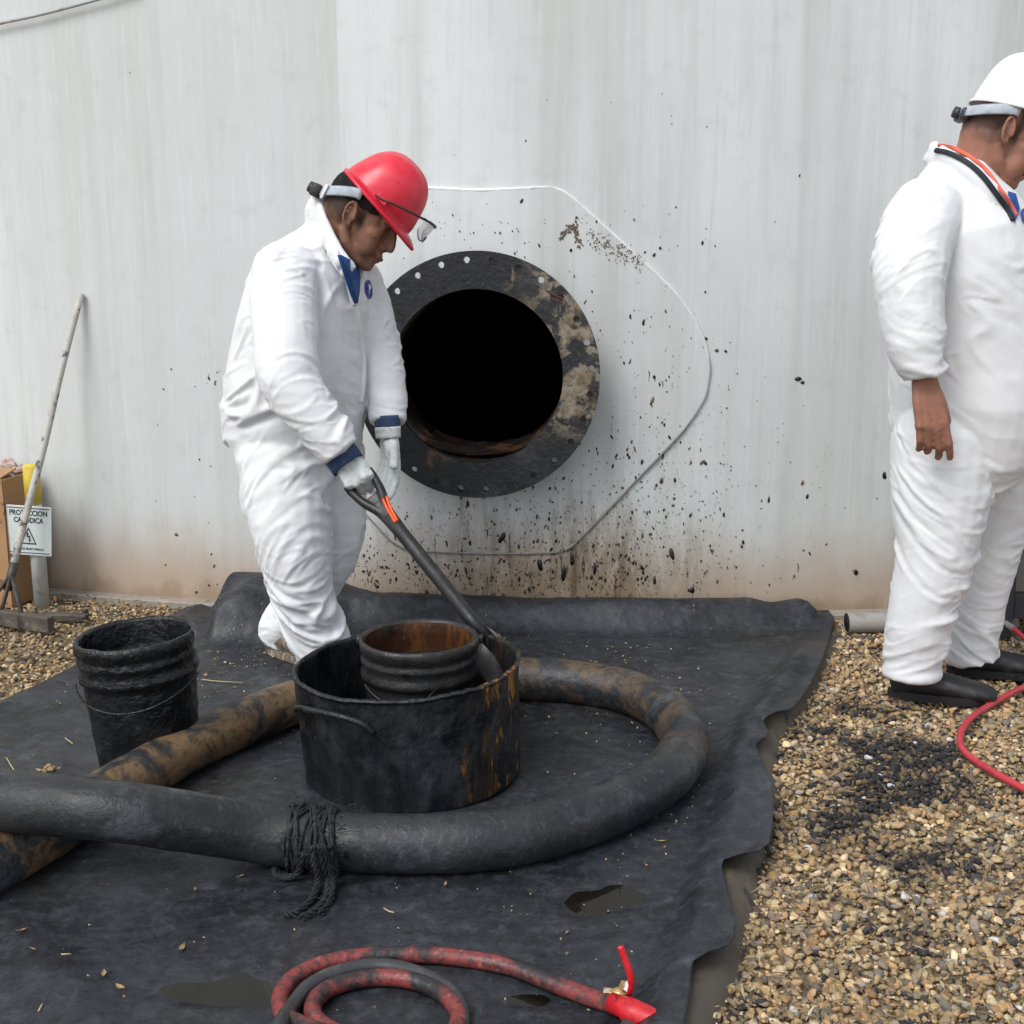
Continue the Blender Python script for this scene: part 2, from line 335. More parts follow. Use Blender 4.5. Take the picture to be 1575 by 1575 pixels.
def thing(name, loc, label, cat, group=None):
    o = bpy.data.objects.new(name, None); COL.objects.link(o); o.location = tuple(loc); o.empty_display_size = .1
    return tag(o, label, cat, group)
def struct(o): o['kind'] = 'structure'; return o
class B:
    """collects shapes"""
    def __init__(s): s.V = []; s.F = []; s.n = 0
    def add(s, V, F):
        V = np.asarray(V, float); s.V.append(V); s.F += [tuple(i+s.n for i in f) for f in F]; s.n += len(V); return s
    def get(s): return np.concatenate(s.V), s.F
    def mk(s, name, mat, parent=None, smooth=True): V, F = s.get(); return mk(name, V, F, mat, parent, smooth)
def frames(P, side=None):
    P = np.asarray(P, float); n = len(P); t = np.zeros_like(P)
    t[1:-1] = P[2:]-P[:-2]; t[0] = P[1]-P[0]; t[-1] = P[-1]-P[-2]; t /= np.linalg.norm(t, axis=1)[:, None]
    u = np.zeros_like(P); s = np.array(side if side is not None else (0, 1, 0), float)
    if abs(s@t[0]) > .95 and side is None: s = np.array([1., 0, 0])
    for i in range(n):
        q = s-(s@t[i])*t[i]; u[i] = q/np.linalg.norm(q)
        if side is None: s = u[i]
    return t, u, np.cross(t, u)
def tube(P, R, seg=12, side=None, cap=True, sq=None, closed=False):
    """R scalar / list; sq: list of (ru,rv) overrides"""
    P = np.asarray(P, float); n = len(P); t, u, v = frames(P, side)
    if closed:
        t = np.roll(P, -1, 0)-np.roll(P, 1, 0); t /= np.linalg.norm(t, axis=1)[:, None]
        for i in range(n): q = u[i]-(u[i]@t[i])*t[i]; u[i] = q/np.linalg.norm(q)
        v = np.cross(t, u)
    rr = np.array(sq, float) if sq is not None else np.stack([np.broadcast_to(np.asarray(R, float), n)]*2, 1)
    a = np.arange(seg)*2*np.pi/seg; V = []; F = []
    for i in range(n): V.append(P[i]+np.outer(np.cos(a)*rr[i, 0], u[i])+np.outer(np.sin(a)*rr[i, 1], v[i]))
    V = np.concatenate(V)
    for i in range(n if closed else n-1):
        for k in range(seg):
            j = (i+1) % n; F.append((i*seg+k, i*seg+(k+1) % seg, j*seg+(k+1) % seg, j*seg+k))
    if cap and not closed: F.append(tuple(range(seg-1, -1, -1))); F.append(tuple((n-1)*seg+k for k in range(seg)))
    return V, F
def ell(c, r, R=None, nu=16, nv=10):
    V = [[0, 0, 1]]; F = []
    for i in range(1, nv):
        th = math.pi*i/nv
        for k in range(nu): V.append([math.sin(th)*math.cos(2*math.pi*k/nu), math.sin(th)*math.sin(2*math.pi*k/nu), math.cos(th)])
    V.append([0, 0, -1]); L = len(V)-1
    for k in range(nu): F.append((0, 1+k, 1+(k+1) % nu)); F.append((L, L-nu+(k+1) % nu, L-nu+k))
    for i in range(nv-2):
        for k in range(nu): a = 1+i*nu; F.append((a+k, a+nu+k, a+nu+(k+1) % nu, a+(k+1) % nu))
    V = np.array(V)*np.asarray(r)
    if R is not None: V = V@np.asarray(R).T
    return V+np.asarray(c), F
def lathe(prof, seg=40, axis_c=(0, 0)):
    """open profile list of (r,z)"""
    a = np.arange(seg)*2*np.pi/seg; V = []; F = []
    for r, z in prof: V.append(np.stack([axis_c[0]+r*np.cos(a), axis_c[1]+r*np.sin(a), np.full(seg, z)], 1))
    for i in range(len(prof)-1):
        for k in range(seg): F.append((i*seg+k, i*seg+(k+1) % seg, (i+1)*seg+(k+1) % seg, (i+1)*seg+k))
    return np.concatenate(V), F
def box(c, h, R=None):
    V = np.array([[x, y, z] for x in (-1, 1) for y in (-1, 1) for z in (-1, 1)], float)*np.asarray(h)
    if R is not None: V = V@np.asarray(R).T
    return V+np.asarray(c), [(0, 1, 3, 2), (4, 6, 7, 5), (0, 4, 5, 1), (2, 3, 7, 6), (0, 2, 6, 4), (1, 5, 7, 3)]
def bbox(c, h, bev, R=None):
    bm = bmesh.new(); bmesh.ops.create_cube(bm, size=2); bmesh.ops.scale(bm, vec=h, verts=bm.verts)
    bmesh.ops.bevel(bm, geom=bm.edges[:], offset=bev, segments=2, affect='EDGES', profile=.5)
    bm.verts.ensure_lookup_table(); V = np.array([v.co[:] for v in bm.verts]); F = [tuple(v.index for v in f.verts) for f in bm.faces]; bm.free()
    if R is not None: V = V@np.asarray(R).T
    return V+np.asarray(c), F
def remesh(b, voxel, smooth=4):
    V, F = b.get(); me = bpy.data.meshes.new('tmp'); me.from_pydata([tuple(v) for v in V], [], F); me.update()
    o = bpy.data.objects.new('tmp', me); COL.objects.link(o)
    r = o.modifiers.new('r', 'REMESH'); r.mode = 'VOXEL'; r.voxel_size = voxel
    if smooth: s = o.modifiers.new('s', 'SMOOTH'); s.factor = .5; s.iterations = smooth
    dg = bpy.context.evaluated_depsgraph_get(); ev = o.evaluated_get(dg); m2 = ev.to_mesh()
    V = np.empty(len(m2.vertices)*3, np.float32); m2.vertices.foreach_get('co', V); V = V.reshape(-1, 3).astype(float)
    N = np.empty(len(m2.vertices)*3, np.float32); m2.vertices.foreach_get('normal', N); N = N.reshape(-1, 3).astype(float)
    q = np.empty(len(m2.loops), np.int32); m2.loops.foreach_get('vertex_index', q); F = q.reshape(-1, 4)
    ev.to_mesh_clear(); bpy.data.objects.remove(o); bpy.data.meshes.remove(me)
    return V, F, N
def bez(P, n=12):
    """Catmull-Rom through points"""
    P = np.asarray(P, float); Q = np.concatenate([[2*P[0]-P[1]], P, [2*P[-1]-P[-2]]]); out = []
    for i in range(1, len(Q)-2):
        for k in range(n):
            t = k/n; a, b, c, d = Q[i-1:i+3]
            out.append(.5*((2*b)+(-a+c)*t+(2*a-5*b+4*c-d)*t*t+(-a+3*b-3*c+d)*t**3))
    out.append(P[-1]); return np.array(out)
def setattr_f(o, name, vals):
    a = o.data.attributes.new(name, 'FLOAT', 'POINT'); a.data.foreach_set('value', np.asarray(vals, np.float32))
# ================================================================== GROUND
g = 240.0
V = [[-g, -g, -.016], [g, -g, -.016], [g, g, -.016], [-g, g, -.016]]
struct(mk('ground', V, [(0, 1, 2, 3)], 'ground', smooth=False))

# ================================================================== STORAGE TANK
tank = thing('storage_tank', (TC[0], TC[1]-TR, 0), 'huge round pale grey steel tank with an open manway and oil splatter', 'tank')
def cyl(u, z, off=0.0):
    th = np.asarray(u)/TR; r = TR+off
    return np.stack([TC[0]+r*np.sin(th), TC[1]-r*np.cos(th), np.broadcast_to(np.asarray(z, float), np.shape(th))], -1)
def uz(p): return TR*math.atan2(p[0]-TC[0], TC[1]-p[1]), p[2]
U0, Z0 = -.612, .916
PH = .5
us = list(np.linspace(U0-PH, U0+PH, 9))
per = 2*math.pi*TR
us = us + list(np.linspace(U0+PH, U0-PH+per, 200)[1:-1])
zs = [-.06, .2] + list(np.linspace(Z0-PH, Z0+PH, 9)) + [1.7, 2.0, 2.4, 3, 5, 8]
V, F, UV = [], [], []
nu, nz = len(us), len(zs)
for z in zs:
    V.append(cyl(np.array(us), z)); UV += [(u, z) for u in us]
V = np.concatenate(V).tolist()
i0, j0 = 2, 0
for i in range(nz-1):
    for j in range(nu):
        if i0 <= i < i0+8 and j < 8: continue
        F.append((i*nu+j, i*nu+(j+1) % nu, (i+1)*nu+(j+1) % nu, (i+1)*nu+j))
ringi = [(i0, j) for j in range(8)]+[(i0+k, 8) for k in range(8)]+[(i0+8, 8-k) for k in range(8)]+[(i0+8-k, 0) for k in range(8)]
outer = [i*nu+j for i, j in ringi]; inner = []
RB = .312
for idx in outer:
    u, z = UV[idx]; a = math.atan2(z-Z0, u-U0); q = (U0+RB*math.cos(a), Z0+RB*math.sin(a))
    inner.append(len(V)); V.append(cyl(q[0], q[1]).tolist()); UV.append(q)
for k in range(32): F.append((outer[k], outer[(k+1) % 32], inner[(k+1) % 32], inner[k]))
sh = mk('shell', V, F, 'tank', tank, smooth=False)
uvl = sh.data.uv_layers.new(name='UVMap'); li = np.array([l.vertex_index for l in sh.data.loops]); UVa = np.array(UV)[li]
# seam of the wrap (far side): keep u continuous per face
pl = np.repeat(np.arange(len(F)), [len(f) for f in F]); 
for f in sh.data.polygons:
    s = slice(f.loop_start, f.loop_start+f.loop_total); q = UVa[s, 0]
    if q.max()-q.min() > per/2: UVa[s, 0] = np.where(q < 5, q+per, q)
uvl.data.foreach_set('uv', UVa.astype(np.float32).ravel())
nfit = []
a = np.arange(96)*2*np.pi/96
top = np.stack([TC[0]+(TR+.08)*np.cos(a), TC[1]+(TR+.08)*np.sin(a)], 1)
V = [[*p, 7.95] for p in top]+[[TC[0], TC[1], 9.0]]
mk('roof', V, [(k, (k+1) % 96, 96) for k in range(96)], 'weld', tank)
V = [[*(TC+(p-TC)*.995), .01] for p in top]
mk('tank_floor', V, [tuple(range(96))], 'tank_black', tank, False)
# base chime: low annular plate the shell stands on
aa = np.linspace(-.6, .6, 90)*1.0
pr = [(TR-.02, .012), (TR+.055, .012), (TR+.06, .008), (TR+.06, -.05)]
V = np.concatenate([np.stack([TC[0]+r*np.sin(aa), TC[1]-r*np.cos(aa), np.full(90, z)], 1) for r, z in pr])
F = [(i*90+k, i*90+k+1, (i+1)*90+k+1, (i+1)*90+k) for i in range(3) for k in range(89)]
mk('base_ring', V, F, 'cement', tank, False)
# manway frame
th0 = U0/TR; c0 = cyl(U0, Z0); en = np.array([math.sin(th0), -math.cos(th0), 0]); eu = np.array([math.cos(th0), math.sin(th0), 0]); ez = np.array([0, 0, 1.])
def mw(r, a, d): return c0+np.outer(np.cos(a)*r, eu)+np.outer(np.sin(a)*r, ez)+np.asarray(d)*en
a = np.arange(72)*2*np.pi/72
prof = [(.318, -.03), (.318, .150), (.302, .150), (.302, -.16), (.33, -.16)]
V = np.concatenate([mw(r, a, d) for r, d in prof])
F = [(i*72+k, i*72+(k+1) % 72, (i+1)*72+(k+1) % 72, (i+1)*72+k) for i in range(4) for k in range(72)]
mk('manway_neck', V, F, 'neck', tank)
# sludge left in the bottom of the neck
aa_ = np.linspace(-2.25, -.95, 24); V = []
for d in np.linspace(-.15, .158, 8):
    for q in aa_:
        th_ = .020*math.sin((q+2.25)/1.3*math.pi)*(1+.4*perlin(np.array([[q*6, d*14, 1]]), 3)[0]); V.append(mw(.3015-th_, np.array([q]), d)[0])
mk('sludge', V, [(i*24+k, i*24+k+1, (i+1)*24+k+1, (i+1)*24+k) for i in range(7) for k in range(23)], 'neck', tank)
# flange: ring with real bolt holes
NB, RI, RO, RH, RBC = 28, .303, .432, .0115, .402
V, F = [], []
def fl(r, a): return [r*math.cos(a), r*math.sin(a)]
def addring(d):
    base = len(V); 
    for s in range(NB):
        ac = 2*math.pi*(s+.35)/NB; hw = math.pi/NB; cx, cy = fl(RBC, ac)
        lo = []; hi = []
        per_ = [(RI, -1), (RI, -.5), (RI, 0), (RI, .5), (RI, 1), ((RI+RBC)/2, 1), (RBC, 1), (RO-.012, 1), (RO, 1), (RO, .5), (RO, 0), (RO, -.5), (RO, -1), (RO-.012, -1), (RBC, -1), ((RI+RBC)/2, -1)]
        for r, t in per_:
            lo.append(fl(r, ac+hw*t))
        for p in lo:
            an = math.atan2(p[1]-cy, p[0]-cx); hi.append([cx+RH*math.cos(an), cy+RH*math.sin(an)])
        for p in lo+hi: V.append([p[0], p[1], d])
    return base
b0 = addring(.180); b1 = addring(.148)
for s in range(NB):
    for bq, fw in ((b0, 1), (b1, 0)):
        o_ = bq+s*32
        for k in range(16):
            q = (o_+k, o_+(k+1) % 16, o_+16+(k+1) % 16, o_+16+k); F.append(q if fw else q[::-1])
    f0, f1 = b0+s*32, b1+s*32
    for k in range(16): F.append((f0+16+k, f0+16+(k+1) % 16, f1+16+(k+1) % 16, f1+16+k))
    for k in range(4): F.append((f0+k, f1+k, f1+k+1, f0+k+1))
    for k in range(8, 12): F.append((f0+k, f1+k, f1+k+1, f0+k+1))
V = np.array(V); W = c0+V[:, :1]*eu+V[:, 1:2]*ez+V[:, 2:]*en
flg = mk('flange', W, F, 'flange', tank, False)
bv = []; N_ = RNG.normal; Uf = RNG.uniform
for s in (3, 5, 6, 27, 26, 25, 23, 22, 2, 19):  # dark discs added inside these bolt holes so fewer of them look bright
    ac = 2*math.pi*(s+.35)/NB; x, y = fl(RBC, ac); aa_ = np.arange(12)*2*np.pi/12; q = np.stack([x+RH*1.25*np.cos(aa_), y+RH*1.25*np.sin(aa_)], 1)
    mk('dark_hole_disc', np.concatenate([c0+q[:, :1]*eu+q[:, 1:]*ez+.172*en, c0+q[:, :1]*eu+q[:, 1:]*ez+.150*en]), [tuple(range(12)), tuple(range(23, 11, -1))]+[(i, (i+1) % 12, 12+(i+1) % 12, 12+i) for i in range(12)], 'oil', tank, False)
# rusty wire strands caught on the flange
for k in range(6):
    j = N_(size=8)*2.2; p = [PY(818+k*2+j[0], 430+k*5+j[1], 4.472), PY(846+k*3+j[2], 447+k*4.4+j[3], 4.455), PY(868+k*2.6+j[4], 462+k*4+j[5], 4.46), PY(885+k*.6+j[6], 482+k*2.4+j[7], 4.476)]
    bv.append(tube(bez(p, 6), Uf(.0022, .0048), 6))
b = B(); [b.add(*q) for q in bv]; b.mk('wire_bundle', 'rust_strip', tank)
# reinforcing plate
half = [(738, 295), (800, 292), (848, 289), (866, 295), (886, 311), (940, 360), (1000, 415), (1037, 450), (1066, 490), (1084, 530), (1090, 570), (1083, 610), (1062, 645), (1030, 682), (965, 750), (900, 817), (880, 838), (858, 848), (800, 849), (738, 849)]
hp = [(uz(T(*p))[0]-U0, uz(T(*p))[1]-Z0) for p in half]
hp = [(max(u, 0) if i not in (0, len(hp)-1) else 0, z) for i, (u, z) in enumerate(hp)]
outl = hp+[(-u, z) for u, z in hp[::-1][1:-1]]
def polar(an):
    d = (math.cos(an), math.sin(an)); best = None
    for i in range(len(outl)):
        (x1, y1), (x2, y2) = outl[i], outl[(i+1) % len(outl)]
        ex, ey = x2-x1, y2-y1; den = d[0]*ey-d[1]*ex
        if abs(den) < 1e-9: continue
        t = (x1*ey-y1*ex)/den; s = (x1*d[1]-y1*d[0])/den
        if t > 0 and -1e-6 <= s <= 1+1e-6: best = t if best is None else max(best, t)
    return best
NA = 180; an = np.arange(NA)*2*np.pi/NA; rad = np.array([polar(x) for x in an]); rad = (rad+.5*np.roll(rad, 1)+.5*np.roll(rad, -1))/2
V, UVp, F = [], [], []
NR = 6
for i in range(NR+1):
    r = .316+(rad-.316)*i/NR; u, z = U0+r*np.cos(an), Z0+r*np.sin(an); V.append(cyl(u, z, .010)); UVp += list(zip(u, z))
V.append(cyl(U0+rad*np.cos(an), Z0+rad*np.sin(an), -.002)); UVp += list(zip(U0+rad*np.cos(an), Z0+rad*np.sin(an)))
for i in range(NR+1):
    for k in range(NA): F.append((i*NA+k, (i+1)*NA+k, (i+1)*NA+(k+1) % NA, i*NA+(k+1) % NA))
pt = mk('reinforcing_plate', np.concatenate(V), F, 'tank', tank, False)
uvl = pt.data.uv_layers.new(name='UVMap'); uvl.data.foreach_set('uv', np.array(UVp)[[l.vertex_index for l in pt.data.loops]].astype(np.float32).ravel())
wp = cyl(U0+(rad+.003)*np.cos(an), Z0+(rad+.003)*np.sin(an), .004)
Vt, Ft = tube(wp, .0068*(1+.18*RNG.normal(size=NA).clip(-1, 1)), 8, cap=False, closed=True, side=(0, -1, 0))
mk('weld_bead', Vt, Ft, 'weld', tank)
# oil splatter: thin raised drops
def drops(n, pts, smin, smax, elong, off=.0015):
    b = B()
    for (px, py, sz, lg, tilt) in pts:
        try: p = T(px, py)
        except ValueError: continue
        u, z = uz(p)
        if z < .02: continue
        r_ = math.hypot(u-U0, z-Z0)
        if r_ < .33: continue
        an_ = math.atan2(z-Z0, u-U0) % (2*math.pi); onpl = r_ < rad[int(an_/(2*math.pi)*NA) % NA]+.004
        o_ = (.010 if onpl else 0)+off; k = 10; aa = np.arange(k)*2*np.pi/k; rr = .78*sz*(1+.42*RNG.normal(size=k).clip(-1.5, 1.5)); rr = (rr+.35*np.roll(rr, 1)+.35*np.roll(rr, -1))/1.7; lg = 1+(lg-1)*.7
        x, y = rr*np.cos(aa), rr*np.sin(aa)*lg; ct, s_ = math.cos(tilt), math.sin(tilt); x, y = x*ct-y*s_, x*s_+y*ct
        Vr = cyl(u+x, z+y, o_); Vc = cyl(np.array([u]), np.array([z]), o_+min(sz*.22, .002))
        Vb = cyl(u+x*1.02, z+y*1.02, o_-.004)
        b.add(np.concatenate([Vb, Vr, Vc]), [(i, (i+1) % k, k+(i+1) % k, k+i) for i in range(k)]+[(k+i, k+(i+1) % k, 2*k) for i in range(k)])
    return b
pts = []
def scat(n, fx, fy, s0, s1, lg=(1, 2.2), t=.25):
    for _ in range(n):
        s = s0*(s1/s0)**(RNG.random()**2.2)
        pts.append((fx(), fy(), s, RNG.uniform(*lg), RNG.normal()*t))
N_ = RNG.normal; Uf = RNG.uniform
def runs(n, fx, fy):
    for _ in range(n):                                                             # drips that ran down the wall
        x, y = fx(), fy(); w_ = Uf(.0010, .0026); L = Uf(8, 34)
        for k in range(int(L/2.2)): pts.append((x+N_()*.35+.5*math.sin(k*.7), y+k*2.2, w_*(1-.6*k*2.2/L)*Uf(.75, 1.2), 1.9, 0))
runs(26, lambda: 860+N_()*130, lambda: Uf(850, 905)); runs(9, lambda: Uf(640, 900), lambda: Uf(770, 850)); runs(8, lambda: 960+N_()*60, lambda: Uf(560, 800)); runs(6, lambda: Uf(840, 900), lambda: Uf(855, 880))
scat(900, lambda: Uf(530, 1010), lambda: 925-abs(N_())*60, .0009, .0070)
scat(620, lambda: 880+N_()*160, lambda: 900-abs(N_())*120, .0010, .0062, (1, 3.5))
scat(230, lambda: 990+N_()*70, lambda: 690+N_()*110, .0010, .0055, (1, 3.5))
scat(90, lambda: 1120+N_()*130, lambda: 720+N_()*140, .0010, .0065, (1, 2.5), .5)
scat(60, lambda: Uf(760, 1100), lambda: Uf(310, 560), .0015, .006)
scat(40, lambda: 720+N_()*90, lambda: 350+N_()*25, .0015, .006)
scat(24, lambda: Uf(240, 340), lambda: Uf(560, 930), .0015, .006, (1, 2.5), .6)
scat(14, lambda: Uf(100, 1330), lambda: Uf(100, 500), .0015, .004)
for px, py, s, lg, t in ((1228, 583, .014, .7, 0), (1234, 588, .010, .6, .3), (1102, 539, .007, .7, 0), (1116, 540, .009, .6, 0), (1360, 730, .012, 1.6, .5), (1316, 880, .011, 1.6, .4), (771, 826, .013, 2, -.4),
                         (1034, 855, .012, 3.6, .2), (1062, 908, .014, .8, -.4), (915, 875, .010, 4, 0), (868, 880, .012, 3.5, -.1), (880, 860, .010, 4, 0), (830, 868, .010, 2.8, .1), (757, 888, .010, 1.6, 0), (640, 880, .008, 2, 0), (1007, 893, .007, 3, 0)):
    pts.append((px, py, s, lg, t))
pick = RNG.random(len(pts)) < .36
drops(0, [p for p, q in zip(pts, pick) if not q or p[2] > .0095], 0, 0, 0).mk('oil_splatter', 'oil', tank)['kind'] = 'stuff'
drops(0, [(a, b_, c*1.15, d, e) for (a, b_, c, d, e), q in zip(pts, pick) if q and c <= .0095], 0, 0, 0).mk('brown_oil_splatter', 'oil_brown', tank)['kind'] = 'stuff'
pts = []
for _ in range(190):
    t = RNG.random(); pts.append((905+t*80+N_()*8, 362+t*44+N_()*7, RNG.uniform(.0008, .0036), RNG.uniform(.6, 1.6), N_()*.8))
for _ in range(60):
    t = RNG.random(); pts.append((860+t*30+N_()*2.6, 368-t*30+N_()*3, RNG.uniform(.0015, .0055), RNG.uniform(.8, 2), -.7))
for _ in range(50):
    t = RNG.random(); pts.append((883+t*9+N_()*2.4, 345+t*36+N_()*2, RNG.uniform(.0015, .005), RNG.uniform(1, 2), .2))
drops(0, pts, 0, 0, 0, .002).mk('brown_oil_smear', 'oil_brown', tank)['kind'] = 'stuff'
# thin cable hanging across the tank
pc = [T(-60, 52, .02), T(0, 36, .02), T(60, 23, .02), T(140, 2, .02), T(210, -18, .02)]
tag(mk('cable', *tube(bez(pc, 8), .006, 8), 'cable'), 'thin grey cable running across the top of the tank wall', 'cable')

# ================================================================== RUBBER SHEET
ER = [(1285, 946, .03), (1275, 985, .035), (1262, 1020, .045), (1245, 1055, .05), (1228, 1080, .055), (1215, 1090, .065), (1196, 1093, .085), (1180, 1097, .075), (1174, 1108, .06), (1184, 1125, .06), (1176, 1134, .075), (1162, 1141, .06), (1170, 1165, .055),
      (1186, 1200, .055), (1190, 1235, .055), (1188, 1270, .055), (1183, 1294, .06), (1168, 1306, .08), (1140, 1311, .085), (1114, 1318, .075), (1110, 1330, .06), (1120, 1370, .055), (1130, 1410, .055), (1130, 1438, .06), (1118, 1452, .08), (1092, 1460, .085), (1070, 1468, .075), (1064, 1485, .06), (1062, 1520, .055), (1050, 1575, .055), (1010, 1700, .055), (970, 1850, .055)]
ep = np.array([G(a, b_, c) for a, b_, c in ER]); ez_ = np.array([c for *_, c in ER])
o_ = np.argsort(-ep[:, 1]); 
yk = np.minimum.accumulate(ep[:, 1]-np.arange(len(ep))*1e-4)            # monotone towards the camera
def edge_x(y): return np.interp(-y, -yk, ep[:, 0])
def edge_z(y): return np.interp(-y, -yk, ez_)
SK = np.array([G(*p) for p in ((1300, 962), (1290, 985), (1272, 1030), (1240, 1085), (1206, 1130), (1199, 1170), (1196, 1220), (1188, 1280), (1175, 1340), (1158, 1410), (1138, 1480), (1108, 1575), (1060, 1720), (1010, 1900))])
def skirt_x(y): return np.interp(-np.asarray(y), -SK[:, 1], SK[:, 0])
def left_x(y): return np.interp(y, [1.2, 3.73, 4.69, 5.0], [-2.5, -1.575, -1.21, -1.12])
PUD = [(940, 1384, .105, .070), (372, 1520, .12, .07), (812, 1538, .035, .02)]
PC = [(*G(a, b_)[:2], c, d_) for a, b_, c, d_ in PUD]
def z_sheet(x, y):
    P = np.stack([x, y, 0*x], 1)
    flat = np.ones(len(x))
    for cx, cy, rx, ry in PC: flat *= 1-np.exp(-(((x-cx)/(rx*2.0))**2+((y-cy)/(ry*2.0))**2)**2)
    cr = 1-np.minimum(1, np.abs(perlin(P*np.array([2.6, 3.6, 1])+.6*perlin(P*2, 8)[:, None], 15))/.05); cr2 = 1-np.minimum(1, np.abs(perlin(P*np.array([4.6, 2.4, 1]), 16))/.035)
    z = .004+flat*(.0045*cr*sstep(-.1, .4, perlin(P*1.7, 17))+.003*cr2*sstep(0, .4, perlin(P*2.2, 18))+.006*perlin(P*2.3, 1)+.004*perlin(P*6, 2)+.0022*(1-2*np.abs(perlin(P*np.array([5, 9, 1]), 3)))+.0012*perlin(P*22, 4))
    for i, (cx, cy, rx, ry) in enumerate(PC):
        q = ((x-cx)/rx)**2+((y-cy)/ry)**2; z += -.010*np.exp(-q)+(.0085*perlin(P*9, 5+i)+.004*perlin(P*21, 6))*np.exp(-q*.35)
    # folds lying along the front left corner
    s = x*.80+y*.6; z += .020*np.exp(-((s-.62)/.07)**2)*sstep(-.35, -.75, x)+.012*np.exp(-((s-.42)/.05)**2)*sstep(-.3, -.7, x)
    # back roll lying against the tank foot
    d = tank_y(x)-y; m = sstep(-.80, -.52, x)*sstep(1.05, .86, x)
    wob = .018*perlin(np.stack([x*2.3, 0*x, 0*x], 1), 9)
    roll = np.where(d > .10, sstep(.235+wob, .115, d)*.088, .088-.02*sstep(.10, 0, d))
    z += m*roll*(1+.18*perlin(np.stack([x*3.1, d*2, 0*x], 1), 11)) - m*.006*np.exp(-((d-.25)/.018)**2)
    z += .075*np.exp(-((x-1.06)/.10)**2)*np.exp(-((d-.07)/.07)**2)
    # flap raised against the tank behind the worker
    fl_ = sstep(-1.09, -1.045, x)*sstep(-.58, -.80, x)
    z += fl_*(.118+.04*np.sin((x+1.05)*16))*np.exp(-((y-4.47-.10*(x+.9))/.15)**4)*(1+.25*perlin(P*5, 12))
    z += sstep(-1.16, -1.07, x)*sstep(-.5, -.8, x)*.13*sstep(.26, .05, d)
    return z
NV, N1, N2 = 300, 170, 26
yv = np.concatenate([np.linspace(1.2, 1.9, 14)[:-1], np.linspace(1.9, 4.63, NV)])
X, Y, Z = [], [], []
for y in yv:
    xl = left_x(y); xr = edge_x(y); xm = skirt_x(y)-.20
    xs = np.concatenate([np.linspace(xl, xm, N1), np.linspace(xm, xr, N2+1)[1:]])
    yy = y+(tank_y(xs)-.012-4.63)*sstep(3.9, 4.63, y)
    z = z_sheet(xs, yy)
    foot = skirt_x(y); dd = foot-.085-xs                                     # berm under the right hem
    bm_ = sstep(-.02, .0, 0)+0
    amp = sstep(4.45, 4.0, y)
    z = z+amp*.055*np.exp(-(np.minimum(np.abs(dd), 1)/.065)**2)
    k = sstep(.10, 0, xr-xs); z = z*(1-k)+k*np.maximum(edge_z(y)*(.55+.45*amp), .01)
    k2 = sstep(0, .09, xs-xl); z = z*k2+(-.002)*(1-k2)+.012*np.exp(-((xs-xl-.05)/.03)**2)
    X.append(xs); Y.append(yy); Z.append(z)
X, Y, Z = map(np.array, (X, Y, Z)); nr, nc = X.shape
V = np.stack([X.ravel(), Y.ravel(), Z.ravel()], 1)
ii, jj = np.meshgrid(np.arange(nr-1), np.arange(nc-1), indexing='ij'); a = (ii*nc+jj).ravel()
F = np.stack([a, a+1, a+nc+1, a+nc], 1)
shb = thing('rubber_sheet', (-.3, 3.2, 0), 'large black rubber sheet spread on the gravel below the open manway', 'sheet')
so_ = mk('sheet', V, F, 'sheet', shb); md = so_.modifiers.new('t', 'SOLIDIFY'); md.thickness = .004; md.offset = -1
# the worn brown under layer that shows as a hem along the right edge
yq = np.linspace(1.2, 4.42, 170); V = []
for y in yq:
    f = float(skirt_x(y)); amp = float(sstep(4.45, 4.0, y)); n_ = .006*math.sin(y*9)+.004*math.sin(y*23)
    for dx, z in ((-.150, .020), (-.125, .032), (-.105, .040), (-.085, .044), (-.060, .040), (-.035, .028), (-.012, .006), (.004, -.02)):
        V.append([f+dx+n_*(dx > -.1), y, max(z*(.3+.7*amp)-.006, -.02)])
V = np.array(V); F = [(i*8+k, i*8+k+1, (i+1)*8+k+1, (i+1)*8+k) for i in range(169) for k in range(7)]
mk('hem', V, F, 'skirt', shb)
# puddles held in dips of the sheet
for i, (cx, cy, rx, ry) in enumerate(PC):
    a = np.arange(40)*2*np.pi/40; r = 1.55+.12*np.sin(3*a+i)
    V = np.stack([cx+rx*r*np.cos(a), cy+ry*r*np.sin(a), np.full(40, -.0015)], 1)
    struct(tag(mk('puddle', V, [tuple(range(40))], 'water', smooth=False), ['brown oily puddle between the hose loop and the sheet hem', 'dark oily puddle beside the red hose coil', 'small dark wet spot inside the red hose line'][i]))

# ================================================================== GRAVEL
def ico(sub):
    bm = bmesh.new(); bmesh.ops.create_icosphere(bm, subdivisions=sub, radius=1); bm.verts.ensure_lookup_table()
    V = np.array([v.co[:] for v in bm.verts]); F = np.array([[v.index for v in f.verts] for f in bm.faces]); bm.free(); return V, F
shapes = []; faces = []
for k in range(20):
    IV, IF = ico(2) if k < 10 else ico(1); faces.append(IF)
    P = IV*(1+.34*perlin(IV*1.5, 20+k)[:, None]); 
    for _ in range(11 if k < 10 else 5):
        n_ = nrm(RNG.normal(size=3)); h = RNG.uniform(.42, .74); dd = P@n_-h; P = P-np.outer(np.maximum(dd, 0), n_)*.95
    shapes.append(P)
PAL = np.array([(.30, .23, .135), (.38, .30, .185), (.25, .19, .115), (.19, .165, .125), (.34, .23, .12), (.47, .40, .29), (.12, .112, .10), (.30, .20, .10), (.22, .205, .175)])
